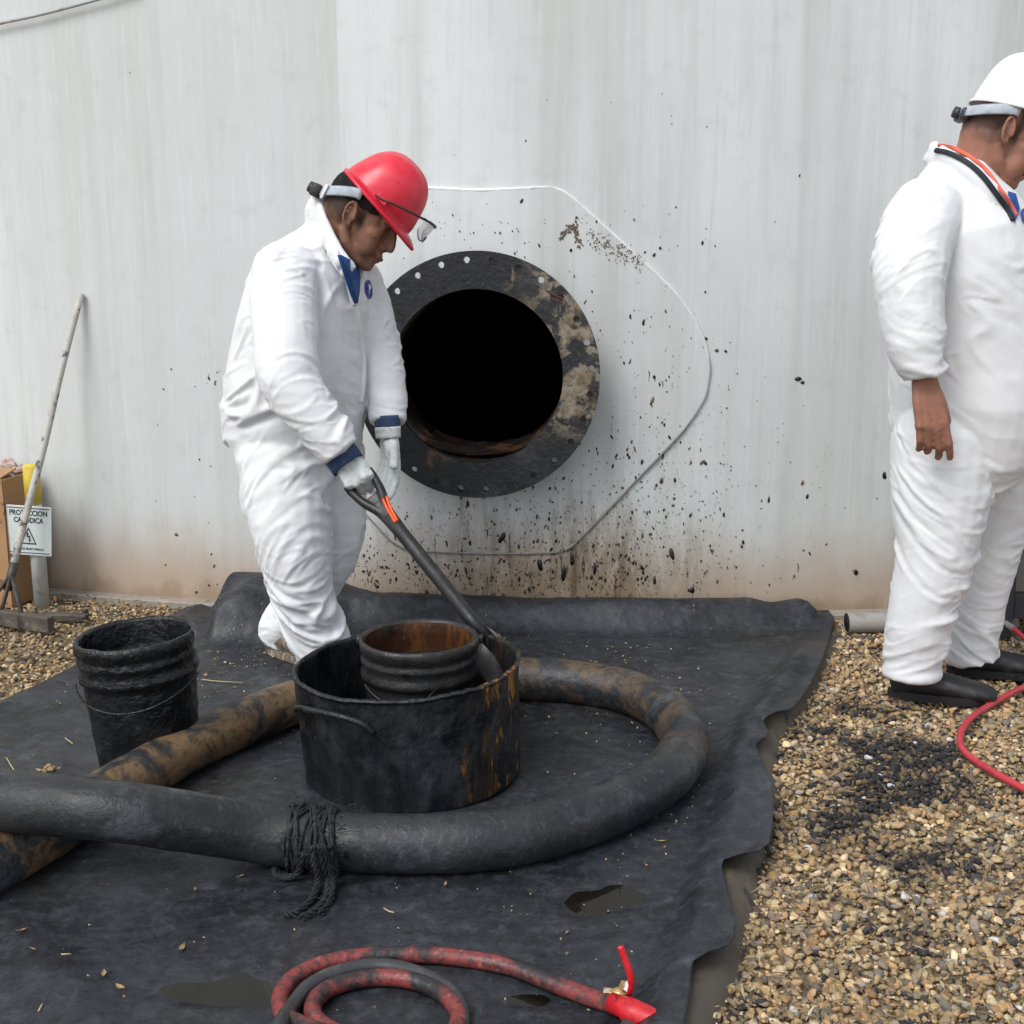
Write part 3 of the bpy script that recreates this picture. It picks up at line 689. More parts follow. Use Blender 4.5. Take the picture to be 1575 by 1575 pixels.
def stones(n, xf, yf, keep, smin=.0045, smax=.0150):
    xs, ys = xf(n), yf(n); ok = keep(xs, ys); xs, ys = xs[ok], ys[ok]; n = len(xs)
    sz = smin*(smax/smin)**(RNG.random(n)**1.35)
    tint = PAL[RNG.choice(len(PAL), n, p=[.19, .17, .15, .09, .09, .09, .10, .06, .06])]*np.array([1.16, 1.07, .95])*RNG.uniform(.62, 1.25, (n, 1))*(1+.03*RNG.normal(size=(n, 3)))
    P2 = np.stack([xs, ys, 0*xs], 1)
    st = fbm(P2*5.5, 31, 4)*.9+1.25*np.exp(-(((xs-1.0)/.20)**2+((ys-3.25)/.33)**2))+.35*np.exp(-(((xs-1.0)/.5)**2+((ys-2.9)/.6)**2))+.9*np.exp(-(((xs+1.72)/.05)**2+((ys-4.0)/.10)**2))
    stained = RNG.random(n) < np.clip((st-.42)*1.1, .07, .78)
    tint[stained] = np.array([.018, .018, .020])*RNG.uniform(.6, 1.8, (stained.sum(), 1))
    tint *= 1.32*(1-.62*np.clip((st-.22)*1.2, 0, 1))[:, None]*np.where(stained, 1.6, 1)[:, None]
    wh = RNG.random(n) < .008; tint[wh] = (.62, .60, .56)
    Vs, Fs, Cs = [], [], []; off = 0; kind_ = np.where(sz > .0085, np.arange(n) % 10, 10+np.arange(n) % 10)        # small stones are coarser
    for k in range(len(shapes)):
        idx = np.where(kind_ == k)[0]; IF = faces[k]
        if not len(idx): continue
        A = RNG.normal(size=(len(idx), 3, 3)); Q = np.linalg.qr(A)[0]
        s3 = sz[idx, None]*np.stack([RNG.uniform(.8, 1.3, len(idx)), RNG.uniform(.7, 1.1, len(idx)), RNG.uniform(.5, .8, len(idx))], 1)
        ang = RNG.random(len(idx))*6.28; tl = RNG.normal(size=(len(idx), 2))*.35
        L = shapes[k][None]*s3[:, None]                                       # flat-lying, then tilted and turned
        x, y, z = L[..., 0], L[..., 1], L[..., 2]
        y, z = y-z*tl[:, :1], z+y*tl[:, :1]; x, z = x-z*tl[:, 1:], z+x*tl[:, 1:]
        c, s = np.cos(ang)[:, None], np.sin(ang)[:, None]; x, y = x*c-y*s, x*s+y*c
        zc = -.012+sz[idx]*RNG.uniform(-.35, .7, len(idx))
        W = np.stack([x+xs[idx, None], y+ys[idx, None], z+zc[:, None]], -1).reshape(-1, 3)
        nf = len(shapes[k]); Vs.append(W); Fs.append((IF[None]+(np.arange(len(idx))*nf)[:, None, None]+off).reshape(-1, 3)); off += len(W)
        Cs.append(np.repeat(tint[idx], nf, 0))
    return np.concatenate(Vs), np.concatenate(Fs), np.concatenate(Cs)
def tintmesh(o, C):
    a = o.data.color_attributes.new('tint', 'FLOAT_COLOR', 'POINT'); a.data.foreach_set('color', np.concatenate([C, np.ones((len(C), 1))], 1).astype(np.float32).ravel())
kr = lambda x, y: (x > skirt_x(y)-.012) & (y < tank_y(x)-.06) & (x < .55+.42*y)
kl = lambda x, y: (x < left_x(y)+.01) & (y < tank_y(x)-.06) & (x > -.62*y+.3)
r1 = stones(52000, lambda n: RNG.uniform(.2, 2.3, n), lambda n: 1.75+2.95*RNG.random(n)**1.25, kr)
r2 = stones(11000, lambda n: RNG.uniform(-2.7, -1.0, n), lambda n: RNG.uniform(2.9, 4.95, n), kl, .005, .014)
V = np.concatenate([r1[0], r2[0]]); F = np.concatenate([r1[1], r2[1]+len(r1[0])])
go = mk('gravel', V, F, 'stones', smooth=False); tintmesh(go, np.concatenate([r1[2], r2[2]])); tag(go, 'tan and black oil stained gravel around the sheet', kind='stuff')
# leaf litter and straw lying in the gravel
b = B(); Cl = []
def litter(n, xf, yf, keep, z=.012):
    for _ in range(n):
        x, y = xf(), yf()
        if not keep(np.array([x]), np.array([y]))[0]: continue
        L, w_ = RNG.uniform(.005, .021), RNG.uniform(.0010, .0050); a = RNG.random()*6.28; t = nrm([math.cos(a), math.sin(a), N_()*.25]); s = nrm(np.cross(t, [N_()*.4, N_()*.4, 1])); up = np.cross(s, t)
        c = np.array([x, y, z+RNG.uniform(-.004, .010)])
        V_ = [c-t*L, c-s*w_+up*w_*.5, c, c+s*w_+up*w_*.5, c+t*L*.9]
        b.add(V_, [(0, 1, 2), (0, 2, 3), (1, 4, 2), (2, 4, 3)])
        q = np.array([(.36, .27, .15), (.25, .17, .09), (.47, .39, .25), (.16, .11, .065), (.60, .55, .42)][RNG.choice(5, p=[.33, .29, .13, .22, .03])])*RNG.uniform(.45, 1.0); Cl.extend([q]*5)
litter(1300, lambda: Uf(.3, 1.4), lambda: 1.85+abs(N_())*.42, kr)
litter(500, lambda: Uf(.5, 2.1), lambda: Uf(2.2, 4.4), kr)
litter(1900, lambda: Uf(-2.3, -1.0), lambda: Uf(3.4, 4.9), kl, .008)
lo = b.mk('leaf_litter', 'litter', smooth=False); tintmesh(lo, np.array(Cl)); tag(lo, 'dry leaf litter and straw scattered over the gravel', kind='stuff')

# grit and crumbs carried onto the sheet
def onsheet(x, y): return (x > left_x(y)+.03) & (x < edge_x(y)-.02) & (y < 4.6) & ((np.abs(x+.262)**2+np.abs(y-3.2)**2) > .12)
gs = stones(1500, lambda n: np.concatenate([RNG.uniform(-1.6, 1.2, n//3), edge_x(np.full(n//3, 3.0))-.1-np.abs(RNG.normal(size=n//3))*.25, -1.05+RNG.normal(size=n-2*(n//3))*.28]),
            lambda n: np.concatenate([RNG.uniform(1.9, 4.5, n//3), RNG.uniform(2.0, 4.3, n//3), 4.05+RNG.normal(size=n-2*(n//3))*.22]), onsheet, .0012, .0048)
Vg = gs[0].copy(); Vg[:, 2] += .0125+z_sheet(Vg[:, 0], Vg[:, 1])
gg = mk('grit', Vg, gs[1], 'stones', smooth=False); tintmesh(gg, gs[2]*.8); tag(gg, 'fine grit and crumbs scattered over the rubber sheet', kind='stuff')
# ================================================================== SUCTION HOSE
HR = .066
hp_ = [(-170, 1200, .16), (-60, 1222, .185), (60, 1236, .190), (170, 1247, .185), (280, 1262, .145), (390, 1281, .085), (480, 1292, HR), (560, 1297, HR), (640, 1298, HR), (720, 1295, HR), (800, 1285, HR), (880, 1265, HR), (950, 1238, HR), (1005, 1208, HR), (1040, 1175, HR), (1053, 1145, HR), (1043, 1115, HR), (1015, 1087, HR), (965, 1064, HR), (900, 1051, HR), (820, 1045, HR),
       (730, 1044, HR), (620, 1050, HR), (520, 1066, HR), (440, 1085, HR), (350, 1122, HR), (265, 1165, HR), (190, 1207, HR), (110, 1256, HR), (30, 1304, HR), (-60, 1358, HR), (-170, 1425, HR)]
HP = bez([G(a, b_, c) for a, b_, c in hp_], 9)
n_ = len(HP); ss = np.arange(n_)/(n_-1)
V, F = tube(HP, HR, 28, side=(0, 0, 1))
dir_ = V-np.concatenate([np.repeat(HP, 28, 0)]); dl = np.linalg.norm(dir_, axis=1)[:, None]
V = V+dir_/dl*(.0022*perlin(V*14, 41)+.0014*perlin(V*45, 42))[:, None]
hz = thing('suction_hose', (*HP[n_//2][:2], 0), 'thick worn black suction hose looped around the tub', 'hose')
ho = mk('hose', V, F, 'hose', hz)
mud = np.clip(.03+.44*sstep(.40, .55, ss)+.75*sstep(.74, .80, ss), 0, 1); setattr_f(ho, 'mud', np.repeat(mud, 28))
# tarry rope tied round it, with tails on the sheet
rp = thing('rope_tie', G(490, 1330), 'frayed tarry rope knotted around the front of the suction hose', 'rope')
ci = np.argmin(np.linalg.norm(HP-G(488, 1292, HR), axis=1)); hc = HP[ci]; ht = nrm(HP[ci+2]-HP[ci-2]); hu = np.array([0, 0, 1.]); hv = nrm(np.cross(ht, hu))
b = B()
for k in range(16):
    a = np.linspace(0, 2*np.pi, 30)[:-1]; off = -.050+.0062*k+RNG.normal()*.004; sl_ = RNG.uniform(-.028, .028)
    r = HR+.0035+.004*np.abs(np.sin(1.5*a+k))+.0025*RNG.random(29)
    P = hc+np.outer(off+sl_*np.cos(a)+.006*np.sin(2*a+k), ht)+np.outer(r*np.sin(a), hu)+np.outer(r*np.cos(a), hv); P[:, 2] = np.maximum(P[:, 2], .008)
    b.add(*tube(P, RNG.uniform(.0028, .0058), 7, closed=True, cap=False))
b.mk('wrap', 'rope', rp)
def strand(px, r):
    b = B(); P = bez([G(q[0], q[1], q[2] if len(q) > 2 else .012) for q in px], 8); t_, u_, v_ = frames(P)
    for k in range(4):                                                            # yarns twisted round each other, loosening at the end
        a = np.arange(len(P))*.55+k*1.571; o = r*(.62+.5*np.linspace(0, 1, len(P))**3); Q = P+u_*(np.cos(a)*o)[:, None]+v_*(np.sin(a)*o)[:, None]+.0015*np.stack([perlin(P*40, k), perlin(P*40, k+4), perlin(P*40, k+8)], 1); Q[:, 2] = np.maximum(Q[:, 2], .004)
        b.add(*tube(Q, r*.55*(1-.4*np.linspace(0, 1, len(P))**4), 7))
    for k in range(26):
        i = RNG.integers(2, len(P)); d_ = nrm(RNG.normal(size=3))*r*2.6; d_[2] = abs(d_[2])*.6; b.add(*tube([P[i], P[i]+d_*.6, P[i]+d_+t_[i]*r], .0008, 4))
    return b.get()
for px, r in (([(492, 1300, .12), (497, 1330, .07), (505, 1352, .03), (503, 1378, .014), (488, 1400, .012), (462, 1414, .012)], .0078), ([(480, 1302, .12), (486, 1332, .07), (489, 1356, .03), (480, 1382, .014), (458, 1404, .012), (440, 1409, .01)], .0072),
              ([(500, 1304, .12), (508, 1336, .06), (512, 1360, .025), (508, 1386, .014), (492, 1408, .012)], .006), ([(468, 1312, .09), (458, 1342, .03), (440, 1350, .015), (424, 1343, .014), (428, 1330, .02), (448, 1326, .03), (470, 1328, .04)], .0068), ([(508, 1300, .13), (522, 1318, .08), (534, 1330, .05), (536, 1318, .06), (524, 1312, .08)], .0052), ([(496, 1300, .13), (516, 1338, .05), (512, 1350, .03)], .006)):
    mk('tail', *strand(px, r), 'rope', rp)
b = B()
for k in range(110):
    a = RNG.uniform(0, 3.1); p = hc+ht*RNG.uniform(-.07, .075)+(HR+.008)*(math.sin(a)*hu+math.cos(a)*hv*-1); q = p+RNG.normal(size=3)*.012+ht*RNG.normal()*.018+(p-hc)*.16
    b.add(*tube([p, (p+q)/2+RNG.normal(size=3)*.004, q], RNG.uniform(.0006, .0012), 4))
fo = b.mk('frayed_fibres', 'rope', rp); fo['kind'] = 'stuff'
st = thing('straw_wisp', G(505, 1300, .12), 'yellow straw wisp caught in the knotted rope', 'straw')
for px in ([(498, 1285), (507, 1291), (509, 1300), (511, 1322)], [(516, 1298), (513, 1312)], [(462, 1292), (466, 1283)], [(500, 1320), (506, 1314)]):
    mk('stalk', *tube([PY(x, y, 2.735) for x, y in px], .0014, 5), 'straw', st)
def clump(name, c, r, mat, label, cat, seed, n=9):
    b = B()
    for k in range(n): b.add(*ell(np.asarray(c)+RNG.normal(size=3)*np.asarray(r)*.5, np.asarray(r)*RNG.uniform(.3, .6), None, 9, 6))
    V, F = b.get(); V = V+.25*np.min(r)*np.stack([perlin(V*60, seed), perlin(V*60, seed+1), perlin(V*60, seed+2)], 1)
    return tag(mk(name, V, F, mat, smooth=False), label, cat)
clump('mud_clump', PY(437, 1247, 2.84), (.030, .015, .010), 'wood_dark', 'brown dirt clump stuck on top of the hose left of the rope', 'dirt clump', 50)
clump('dead_leaf_clump', G(74, 1183, .012), (.016, .014, .012), 'leaf', 'small curled tan leaf clump behind the hose crossing', 'leaf clump', 53)

# ================================================================== BUCKETS AND TUB
def tilt(V, c, rx, ry):
    R = np.array((Matrix.Rotation(math.radians(ry), 3, 'Y')@Matrix.Rotation(math.radians(rx), 3, 'X'))); return (V-c)@R.T+c
def bucket(c, h, r0, r1, mat, inmat, label, rx, ry, rough, fill, fillmat, seed, lump):
    c = np.asarray(c, float); t = thing('bucket', c, label, 'bucket', 'oily pails'); s = h/.36
    pr = [(.02, 0), (r0-.008, 0), (r0, .006), (r0+.001, .014)]
    for k in range(1, 25): q = k/24; pr.append((r0+(r1-r0)*.80*q, .014+(.245-.014)*s*q))
    R_ = r1
    pr += [(R_+.002, .252*s), (R_+.007, .256*s), (R_+.008, .266*s), (R_+.003, .276*s), (R_+.002, .292*s), (R_+.006, .299*s), (R_+.007, .306*s), (R_+.003, .314*s), (R_+.003, .324*s), (R_+.008, .330*s), (R_+.009, .350*s), (R_+.006, .359*s), (R_+.001, .360*s), (R_-.004, .352*s)]
    def disp(V, F, amp):
        d = np.stack([perlin(V*26, seed), perlin(V*26, seed+1), perlin(V*26, seed+2)], 1)*amp+np.stack([perlin(V*48, seed+3), perlin(V*48, seed+4), .4*perlin(V*48, seed+5)], 1)*amp*.4
        V = V+d*np.minimum(1, V[:, 2:3]*30); return tilt(V+c, c, rx, ry), F
    mk('body', *disp(*lathe(pr, 150), rough), mat, t)
    inn = [(R_-.004, .352*s)]+[(R_-.006-(R_-r0)*q*.9, .352*s-(.33*s)*q) for q in np.linspace(.05, 1, 9)]+[(.01, .02)]
    mk('lining', *disp(*lathe(inn, 110), rough*.6), inmat, t)
    lv = [(R_-.003, fill)]+[(R_*q, fill) for q in np.linspace(.92, .03, 10)]
    V, F = lathe(lv, 48); V[:, 2] += lump*(np.abs(perlin(V*28, seed+7))+.6*np.abs(perlin(V*60, seed+8)))*sstep(R_, R_*.8, np.hypot(V[:, 0], V[:, 1]))
    mk('sludge', tilt(V+c, c, rx, ry), F, fillmat, t)
    return t, lambda P: tilt(np.asarray(P)+c, c, rx, ry)
bl = G(233, 1178); bl[2] = .004
t, f = bucket(bl, .372, .132, .148, 'tar', 'tar', 'black tar coated pail standing left of the tub, full of lumpy tar', 0, -3.5, .0028, .298, 'tar', 60, .030)
a = np.linspace(-2.9, -.15, 26); mk('wire_bail', *tube(f(np.stack([.163*np.cos(a), .163*np.sin(a), .262-.055*np.sin(-a)**1.5], 1)), .0032, 7), 'tar', t)
TCX = np.array([-.262, 3.205, .004])
bi = np.array([-.243, 3.245, .012])
t, f = bucket(bi, .352, .135, .149, 'bucket_tan', 'rust_in', 'ribbed oily pail with a rust stained inside, set inside the tub', 0, -.5, .0015, .262, 'oil', 70, .004)
a = np.linspace(-2.6, -.9, 20); mk('wire_bail', *tube(f(np.stack([.160*np.cos(a), .166*np.sin(a), .262-.06*np.sin(-a)**2], 1)), .003, 7), 'bucket_tan', t)
for sx in (-1, 1): mk('bail_ear', *bbox(f([[sx*.162, .02, .335]])[0], (.006, .014, .010), .003), 'bucket_tan', t)
tb = thing('tub', TCX, 'wide low tar blackened steel tub with rusty right side inside the hose loop', 'tub')
H0, R0 = .300, .292
pr = [(R0-.008, 0)]+[(R0-.006+.006*q, H0*q) for q in np.linspace(.01, .985, 44)]+[(R0+.005, H0*.985), (R0+.006, H0), (R0-.004, H0+.004), (R0-.008, H0*.985)]+[(R0-.009, H0*q) for q in np.linspace(.95, .03, 12)]+[(.01, .012)]
V, F = lathe(pr, 240); out = sstep(0, .03, V[:, 2])
rad_ = np.stack([V[:, 0], V[:, 1], 0*V[:, 0]], 1)/np.maximum(np.hypot(V[:, 0], V[:, 1]), .01)[:, None]
V = V+rad_*(.004*perlin(V*np.array([6, 6, 3]), 80)+.0032*perlin(V*np.array([28, 28, 16]), 81)+.0016*perlin(V*70, 82))[:, None]; V[:, 2] += (.003*perlin(V*9, 83)+.002*perlin(V*40, 84))*out
TT = lambda P: tilt(np.asarray(P, float)+TCX, TCX, 0, -2.6)
mk('body', TT(V), F, 'tub', tb)
lv = [(R0-.012, .050)]+[(R0*q, .05) for q in np.linspace(.9, .04, 8)]; V, F = lathe(lv, 60); V[:, 2] += .01*perlin(V*12, 85); mk('sludge', TT(V), F, 'oil', tb)
def tubpt(px, py, off):                                     # point on the outside wall seen at a pixel
    d = ray(px, py); o = CAM[:2]-TCX[:2]; r = R0+off; A = d[:2]@d[:2]; Bq = 2*(d[:2]@o); Cq = o@o-r*r; return CAM+d*((-Bq-math.sqrt(max(Bq*Bq-4*A*Cq, 0)))/(2*A))
P = bez([tubpt(456, 1089, .008), tubpt(466, 1090, .026), tubpt(490, 1095, .030), tubpt(525, 1103, .026), tubpt(556, 1113, .018), tubpt(574, 1128, .004)], 6)
P = np.concatenate([[tubpt(452, 1094, .002)], P]); mk('handle', *tube(P, .0085, 10), 'tub', tb)
P = [PY(728, 980, 3.48), PY(742, 972, 3.50), PY(760, 974, 3.50), PY(772, 983, 3.47)]; mk('handle', *tube(bez(P, 6), .0055, 9), 'tub', tb)
mk('oil_string', *tube([tubpt(655, 1078, .002), PY(663, 1068, 2.96), PY(680, 1052, 3.06)], .0022, 5), 'tub', tb)

# ================================================================== SHOVEL
SP0, SP1 = PY(598, 795, 3.645), PY(735, 965, 3.44); sdv = nrm(SP1-SP0); SE = SP1+sdv*.02
view = nrm((SP0+SP1)/2-CAM); scr = nrm(np.cross(sdv, view))                       # crossbar direction, across the shaft
if scr[0] < 0: scr = -scr
snr = nrm(np.cross(scr, sdv)); snr = snr if snr[1] < 0 else -snr
sv = thing('shovel', SP0, 'black handled shovel with orange marked grip held in the tub', 'shovel')
mk('shaft', *tube([SP0+sdv*q for q in np.linspace(0, np.linalg.norm(SE-SP0)+.02, 8)], .0205, 16), 'shovel', sv)
GB = SP0-sdv*.145
yk_ = B()
for s in (-1, 1):
    P = bez([SP0+sdv*.02, SP0-sdv*.035+scr*s*.014, SP0-sdv*.085+scr*s*.032, GB+scr*s*.041+sdv*.004], 6); m_ = len(P)
    yk_.add(*tube(P, 0, 10, side=scr, sq=[(.016-.004*i/m_, .017-.003*i/m_) for i in range(m_)]))
yk_.add(*tube([SP0-sdv*.085, SP0-sdv*.05, SP0-sdv*.02], 0, 12, side=scr, sq=[(.026, .008), (.024, .010), (.016, .012)])); yk_.add(*tube([SP0-sdv*.055, SP0+sdv*.01, SP0+sdv*.06], 0, 12, side=scr, sq=[(.030, .011), (.0235, .021), (.021, .021)]))
V, F, N = remesh(yk_, .003, 4); mk('yoke', V, F, 'shovel', sv)
mk('crossbar', *tube([GB-scr*.052, GB+scr*.052], .0145, 12), 'shovel', sv)
for s in (.35, 1.0):
    P = bez([SP0+sdv*.035+scr*.012*s+snr*.0185, SP0-sdv*.01+scr*(.006+.014*s)+snr*.0155, SP0-sdv*.05+scr*(.012+.020*s)+snr*.011], 5); mk('orange_inlay', *tube(P, 0, 8, side=scr, sq=[(.0045, .006)]*len(P)), 'orange', sv)
b = B(); bw = nrm(np.cross(sdv, snr)); nb_ = 9; Vb = []
for i in range(nb_):
    q = i/(nb_-1); wd = [.02, .030, .040, .045, .046, .046, .045, .04, .03][i]; c = SE+sdv*(.17*q-.01)+np.array([-.05, -.03, 0])*q
    for k in range(9): x = (k-4)/4; Vb.append(c+bw*wd*x-snr*(.018*(1-x*x)-.01)*(1-.3*q))
o = mk('blade', Vb, [(i*9+k, i*9+k+1, (i+1)*9+k+1, (i+1)*9+k) for i in range(8) for k in range(8)], 'shovel', sv); md = o.modifiers.new('t', 'SOLIDIFY'); md.thickness = .003

# ================================================================== RED HOSE COIL WITH VALVE
rh = thing('red_hose', G(600, 1540), 'red oil smeared hose coiled at the front with brass valve and red lever', 'hose')
def gh(px, z, r, n=8, seg=14): return tube(bez([G(a, b_, z+(q[0] if q else 0)) for a, b_, *q in px], n), r, seg, side=(0, 0, 1))
outer_ = [(948, 1546, .012), (905, 1533), (850, 1512), (780, 1486), (705, 1473), (630, 1468), (560, 1471), (500, 1482), (455, 1502), (432, 1530), (437, 1560, .005), (480, 1583, .02), (550, 1602, .03), (630, 1606, .02), (690, 1592, .01), (706, 1566), (694, 1540), (660, 1517), (610, 1504), (555, 1506), (505, 1521), (482, 1545, .005), (490, 1572, .01), (540, 1600, 0), (600, 1625, 0), (500, 1680, 0), (380, 1740, 0)]
mk('hose', *gh(outer_, .020, .0165), 'red_hose', rh)
gp = PY(965, 1533, 2.20)
pr_ = np.array([G(938, 1541, .03), G(958, 1549, .034), G(976, 1558, .034), G(1000, 1568, .03), G(1030, 1590, .025)])
dv = nrm(pr_[2]-pr_[0])
mk('sleeve', *tube([pr_[0]+dv*.004, pr_[1]+dv*.004, pr_[1]+dv*.008, pr_[2], pr_[3], pr_[3]+dv*.06], [.0185, .0195, .0225, .0235, .0225, .021], 16), 'red_paint', rh)
mk('lower_pipe', *tube([pr_[1]+np.array([0, -.03, -.012]), pr_[2]+np.array([.005, -.035, -.016]), pr_[3]+np.array([.01, -.04, -.02])], .012, 10), 'iron', rh)
vb = B(); c = PY(952, 1533, 2.115); vb.add(*ell(c, (.018, .016, .018))); vb.add(*tube([c+np.array([-.028, .004, .0]), c+np.array([-.008, 0, 0])], [.014, .014], 6)); vb.add(*tube([c, c+np.array([.01, 0, .028])], [.008, .008], 8)); vb.mk('valve_body', 'brass', rh, False)
mk('stem_nut', *tube([c+np.array([.014, -.004, .018]), c+np.array([.020, -.006, .030])], .0085, 6), 'white_plastic', rh, False)
lp = [PY(967, 1531, 2.105), PY(971, 1514, 2.10), PY(968, 1494, 2.10), PY(961, 1475, 2.105), PY(954, 1455, 2.11)]
mk('lever', *tube(bez(lp, 5), 0, 10, side=(1, 0, 0), sq=[(.0055, .0030)]*6+[(.0066, .0038)]*15), 'red_paint', rh)
gy = thing('dark_hose', G(570, 1560), 'dark grey hose coiled inside the red hose at the front', 'hose')
mk('hose', *gh([(430, 1640), (425, 1590, .03), (452, 1545, .004), (480, 1514, .005), (530, 1493, .002), (590, 1486), (650, 1500), (692, 1526), (710, 1558), (700, 1596), (640, 1640), (560, 1660)], .018, .0150), 'grey_hose', gy)
r2 = thing('red_hose', G(1480, 1140), 'clean thin red hose lying on the gravel by the white helmeted worker', 'hose')
mk('hose', *gh([(1558, 966, .05), (1580, 984, .02), (1625, 1010), (1660, 1040), (1620, 1052), (1575, 1058), (1552, 1068), (1520, 1086), (1492, 1106), (1477, 1130), (1482, 1154), (1512, 1178), (1550, 1200), (1600, 1226), (1690, 1270)], .014, .0098), 'red_hose2', r2)
mk('hose_end', *tube([G(1540, 954, .06), G(1549, 960, .055), G(1559, 967, .062)], [.009, .011, .0115], 10), 'pipe', r2)

# ================================================================== LEFT CORNER: POST, SIGN, BOX, SCRAPER
def text(s, size, bold=.0):
    c = bpy.data.curves.new('t', 'FONT'); c.body = s; c.size = size; c.align_x = 'CENTER'; c.align_y = 'CENTER'; c.offset = bold; c.resolution_u = 3; c.extrude = .0006
    o = bpy.data.objects.new('t', c); COL.objects.link(o); ev = o.evaluated_get(bpy.context.evaluated_depsgraph_get()); m = ev.to_mesh()
    V = np.array([v.co[:] for v in m.vertices]); F = [tuple(p.vertices) for p in m.polygons]; ev.to_mesh_clear(); bpy.data.objects.remove(o); bpy.data.curves.remove(c); return V, F
PX, PYY = -1.822, 4.778
ps = thing('sign_post', (PX, PYY, 0), 'short white pipe post with yellow top carrying a cathodic protection sign', 'sign')
mk('post', *tube([(PX, PYY, -.05), (PX, PYY, .30), (PX, PYY, .42)], .029, 20), 'post_white', ps)
mk('yellow_cap', *tube([(PX, PYY, .40), (PX, PYY, .545), (PX, PYY, .552)], [.031, .031, .022], 20), 'post_yellow', ps)
sc_ = PY(44, 816, PYY-.037); ar = math.radians(-4.0)
R_ = np.array([[math.cos(ar), 0, -math.sin(ar)], [0, 1, 0], [math.sin(ar), 0, math.cos(ar)]]).T if False else np.array((Matrix.Rotation(math.radians(4.0), 3, 'Y')))
def onsign(V, lift): V = np.asarray(V, float); return np.stack([V[:, 0], -lift-(V[:, 2] if V.shape[1] > 2 else 0), V[:, 1]], 1)@R_.T+sc_
sg = mk('sign_board', *bbox(sc_, (.087, .002, .096), .0015, R_), 'sign', ps, False)
for s, sz, y in (('PROTECCION', .0285, .068), ('CATODICA', .0285, .040)):
    V, F = text(s, sz, .0006); wdt = np.ptp(V[:, 0]); V[:, 0] *= (.142 if y > .05 else .112)/wdt; mk('lettering', onsign(V+[0, y, 0], .0026), F, 'sign_green', sg, False)
V, F = text('RIESGO ELECTRICO', .0115, .0002); V[:, 0] *= .115/np.ptp(V[:, 0]); mk('lettering', onsign(V+[0, -.0715, 0], .0026), F, 'sign_green', sg, False)
def tri(r, cy): return [(r*math.cos(q), r*math.sin(q)*1.25+cy) for q in (math.pi/2, math.pi*7/6, math.pi*11/6)]
o_, i_ = tri(.036, -.030), tri(.028, -.030)
mk('warning_triangle', onsign([(*p, .0005) for p in o_+i_], .0026), [(k, (k+1) % 3, 3+(k+1) % 3, 3+k) for k in range(3)], 'sign_green', sg, False)
mk('lightning_bolt', onsign([(-.005, -.008, 0), (.001, -.008, 0), (-.001, -.020, 0), (.006, -.019, 0), (.006, -.034, 0), (.010, -.034, 0), (.004, -.045, 0), (.000, -.034, 0), (.003, -.034, 0), (.001, -.025, 0), (-.007, -.025, 0)], .0030), [tuple(range(11))], 'sign_green', sg, False)
for y in (.087, -.087): mk('border_line', onsign([(-.08, y-.0018, 0), (.08, y-.0018, 0), (.08, y+.0018, 0), (-.08, y+.0018, 0)], .0026), [(0, 1, 2, 3)], 'sign_green', sg, False)
bx = thing('cardboard_box', (-2.13, 4.93, 0), 'tall brown cardboard box behind the sign post, cut by the left edge', 'box')
cz = .25; Rb = np.array(Matrix.Rotation(math.radians(-14), 3, 'Z'))
for (dx, dy, hx, hy) in ((0, -.105, .265, .004), (0, .105, .265, .004), (-.265, 0, .004, .10), (.265, 0, .004, .10)):
    mk('side_panel', *box(np.array([-2.15, 4.90, cz])+Rb@np.array([dx, dy, 0]), (hx, hy, cz), Rb), 'cardboard', bx, False)
mk('top_flap', *box(np.array([-2.15, 4.90, .5])+Rb@np.array([.1, -.06, .012]), (.155, .06, .003), Rb@np.array(Matrix.Rotation(.2, 3, 'X'))), 'cardboard', bx, False)
clump('rag', PY(14, 722, 4.9), (.060, .035, .035), 'rag', 'crumpled pale rag lying on top of the cardboard box', 'rag', 90, 16)
rk = thing('floor_scraper', G(0, 960), 'floor scraper with whitewashed pole leaning on the tank and a dark head', 'scraper')
p0, p1 = T(125, 452, .014), PY(19, 878, 4.62)
P = np.array([p1+(p0-p1)*q for q in np.linspace(0, 1, 14)]); P += np.stack([perlin(P*3, 3)*.006, 0*P[:, 0], 0*P[:, 0]], 1)
mk('pole', *tube(P, np.linspace(.0145, .0125, 14), 12), 'wood_pole', rk)
hcx, hry = G(3, 962), G(80, 974); hd = nrm(hry-hcx); hl = np.linalg.norm(hry-hcx)
mk('head', *bbox(hcx+np.array([0, 0, .032]), (hl, .018, .030), .006, np.array(Matrix.Rotation(math.atan2(hd[1], hd[0]), 3, 'Z'))), 'wood_dark', rk, False)
ftop = p1+(p1-p0)*.01
mk('socket', *tube([p1+(p0-p1)*.03, ftop+(p1-p0)*.06], .0165, 10), 'iron', rk)
for q in (-.30, .02, .42): mk('brace', *tube([ftop, hcx+hd*hl*q+np.array([0, 0, .06])], 0, 8, sq=[(.011, .007)]*2), 'iron', rk)
wdp = G(102, 949, .012); tag(mk('wood_scrap', *bbox(wdp, (.085, .018, .014), .005, np.array(Matrix.Rotation(-.12, 3, 'Z'))), 'wood_dark', smooth=False), 'short dark piece of wood lying on the gravel beside the sign post', 'wood scrap')

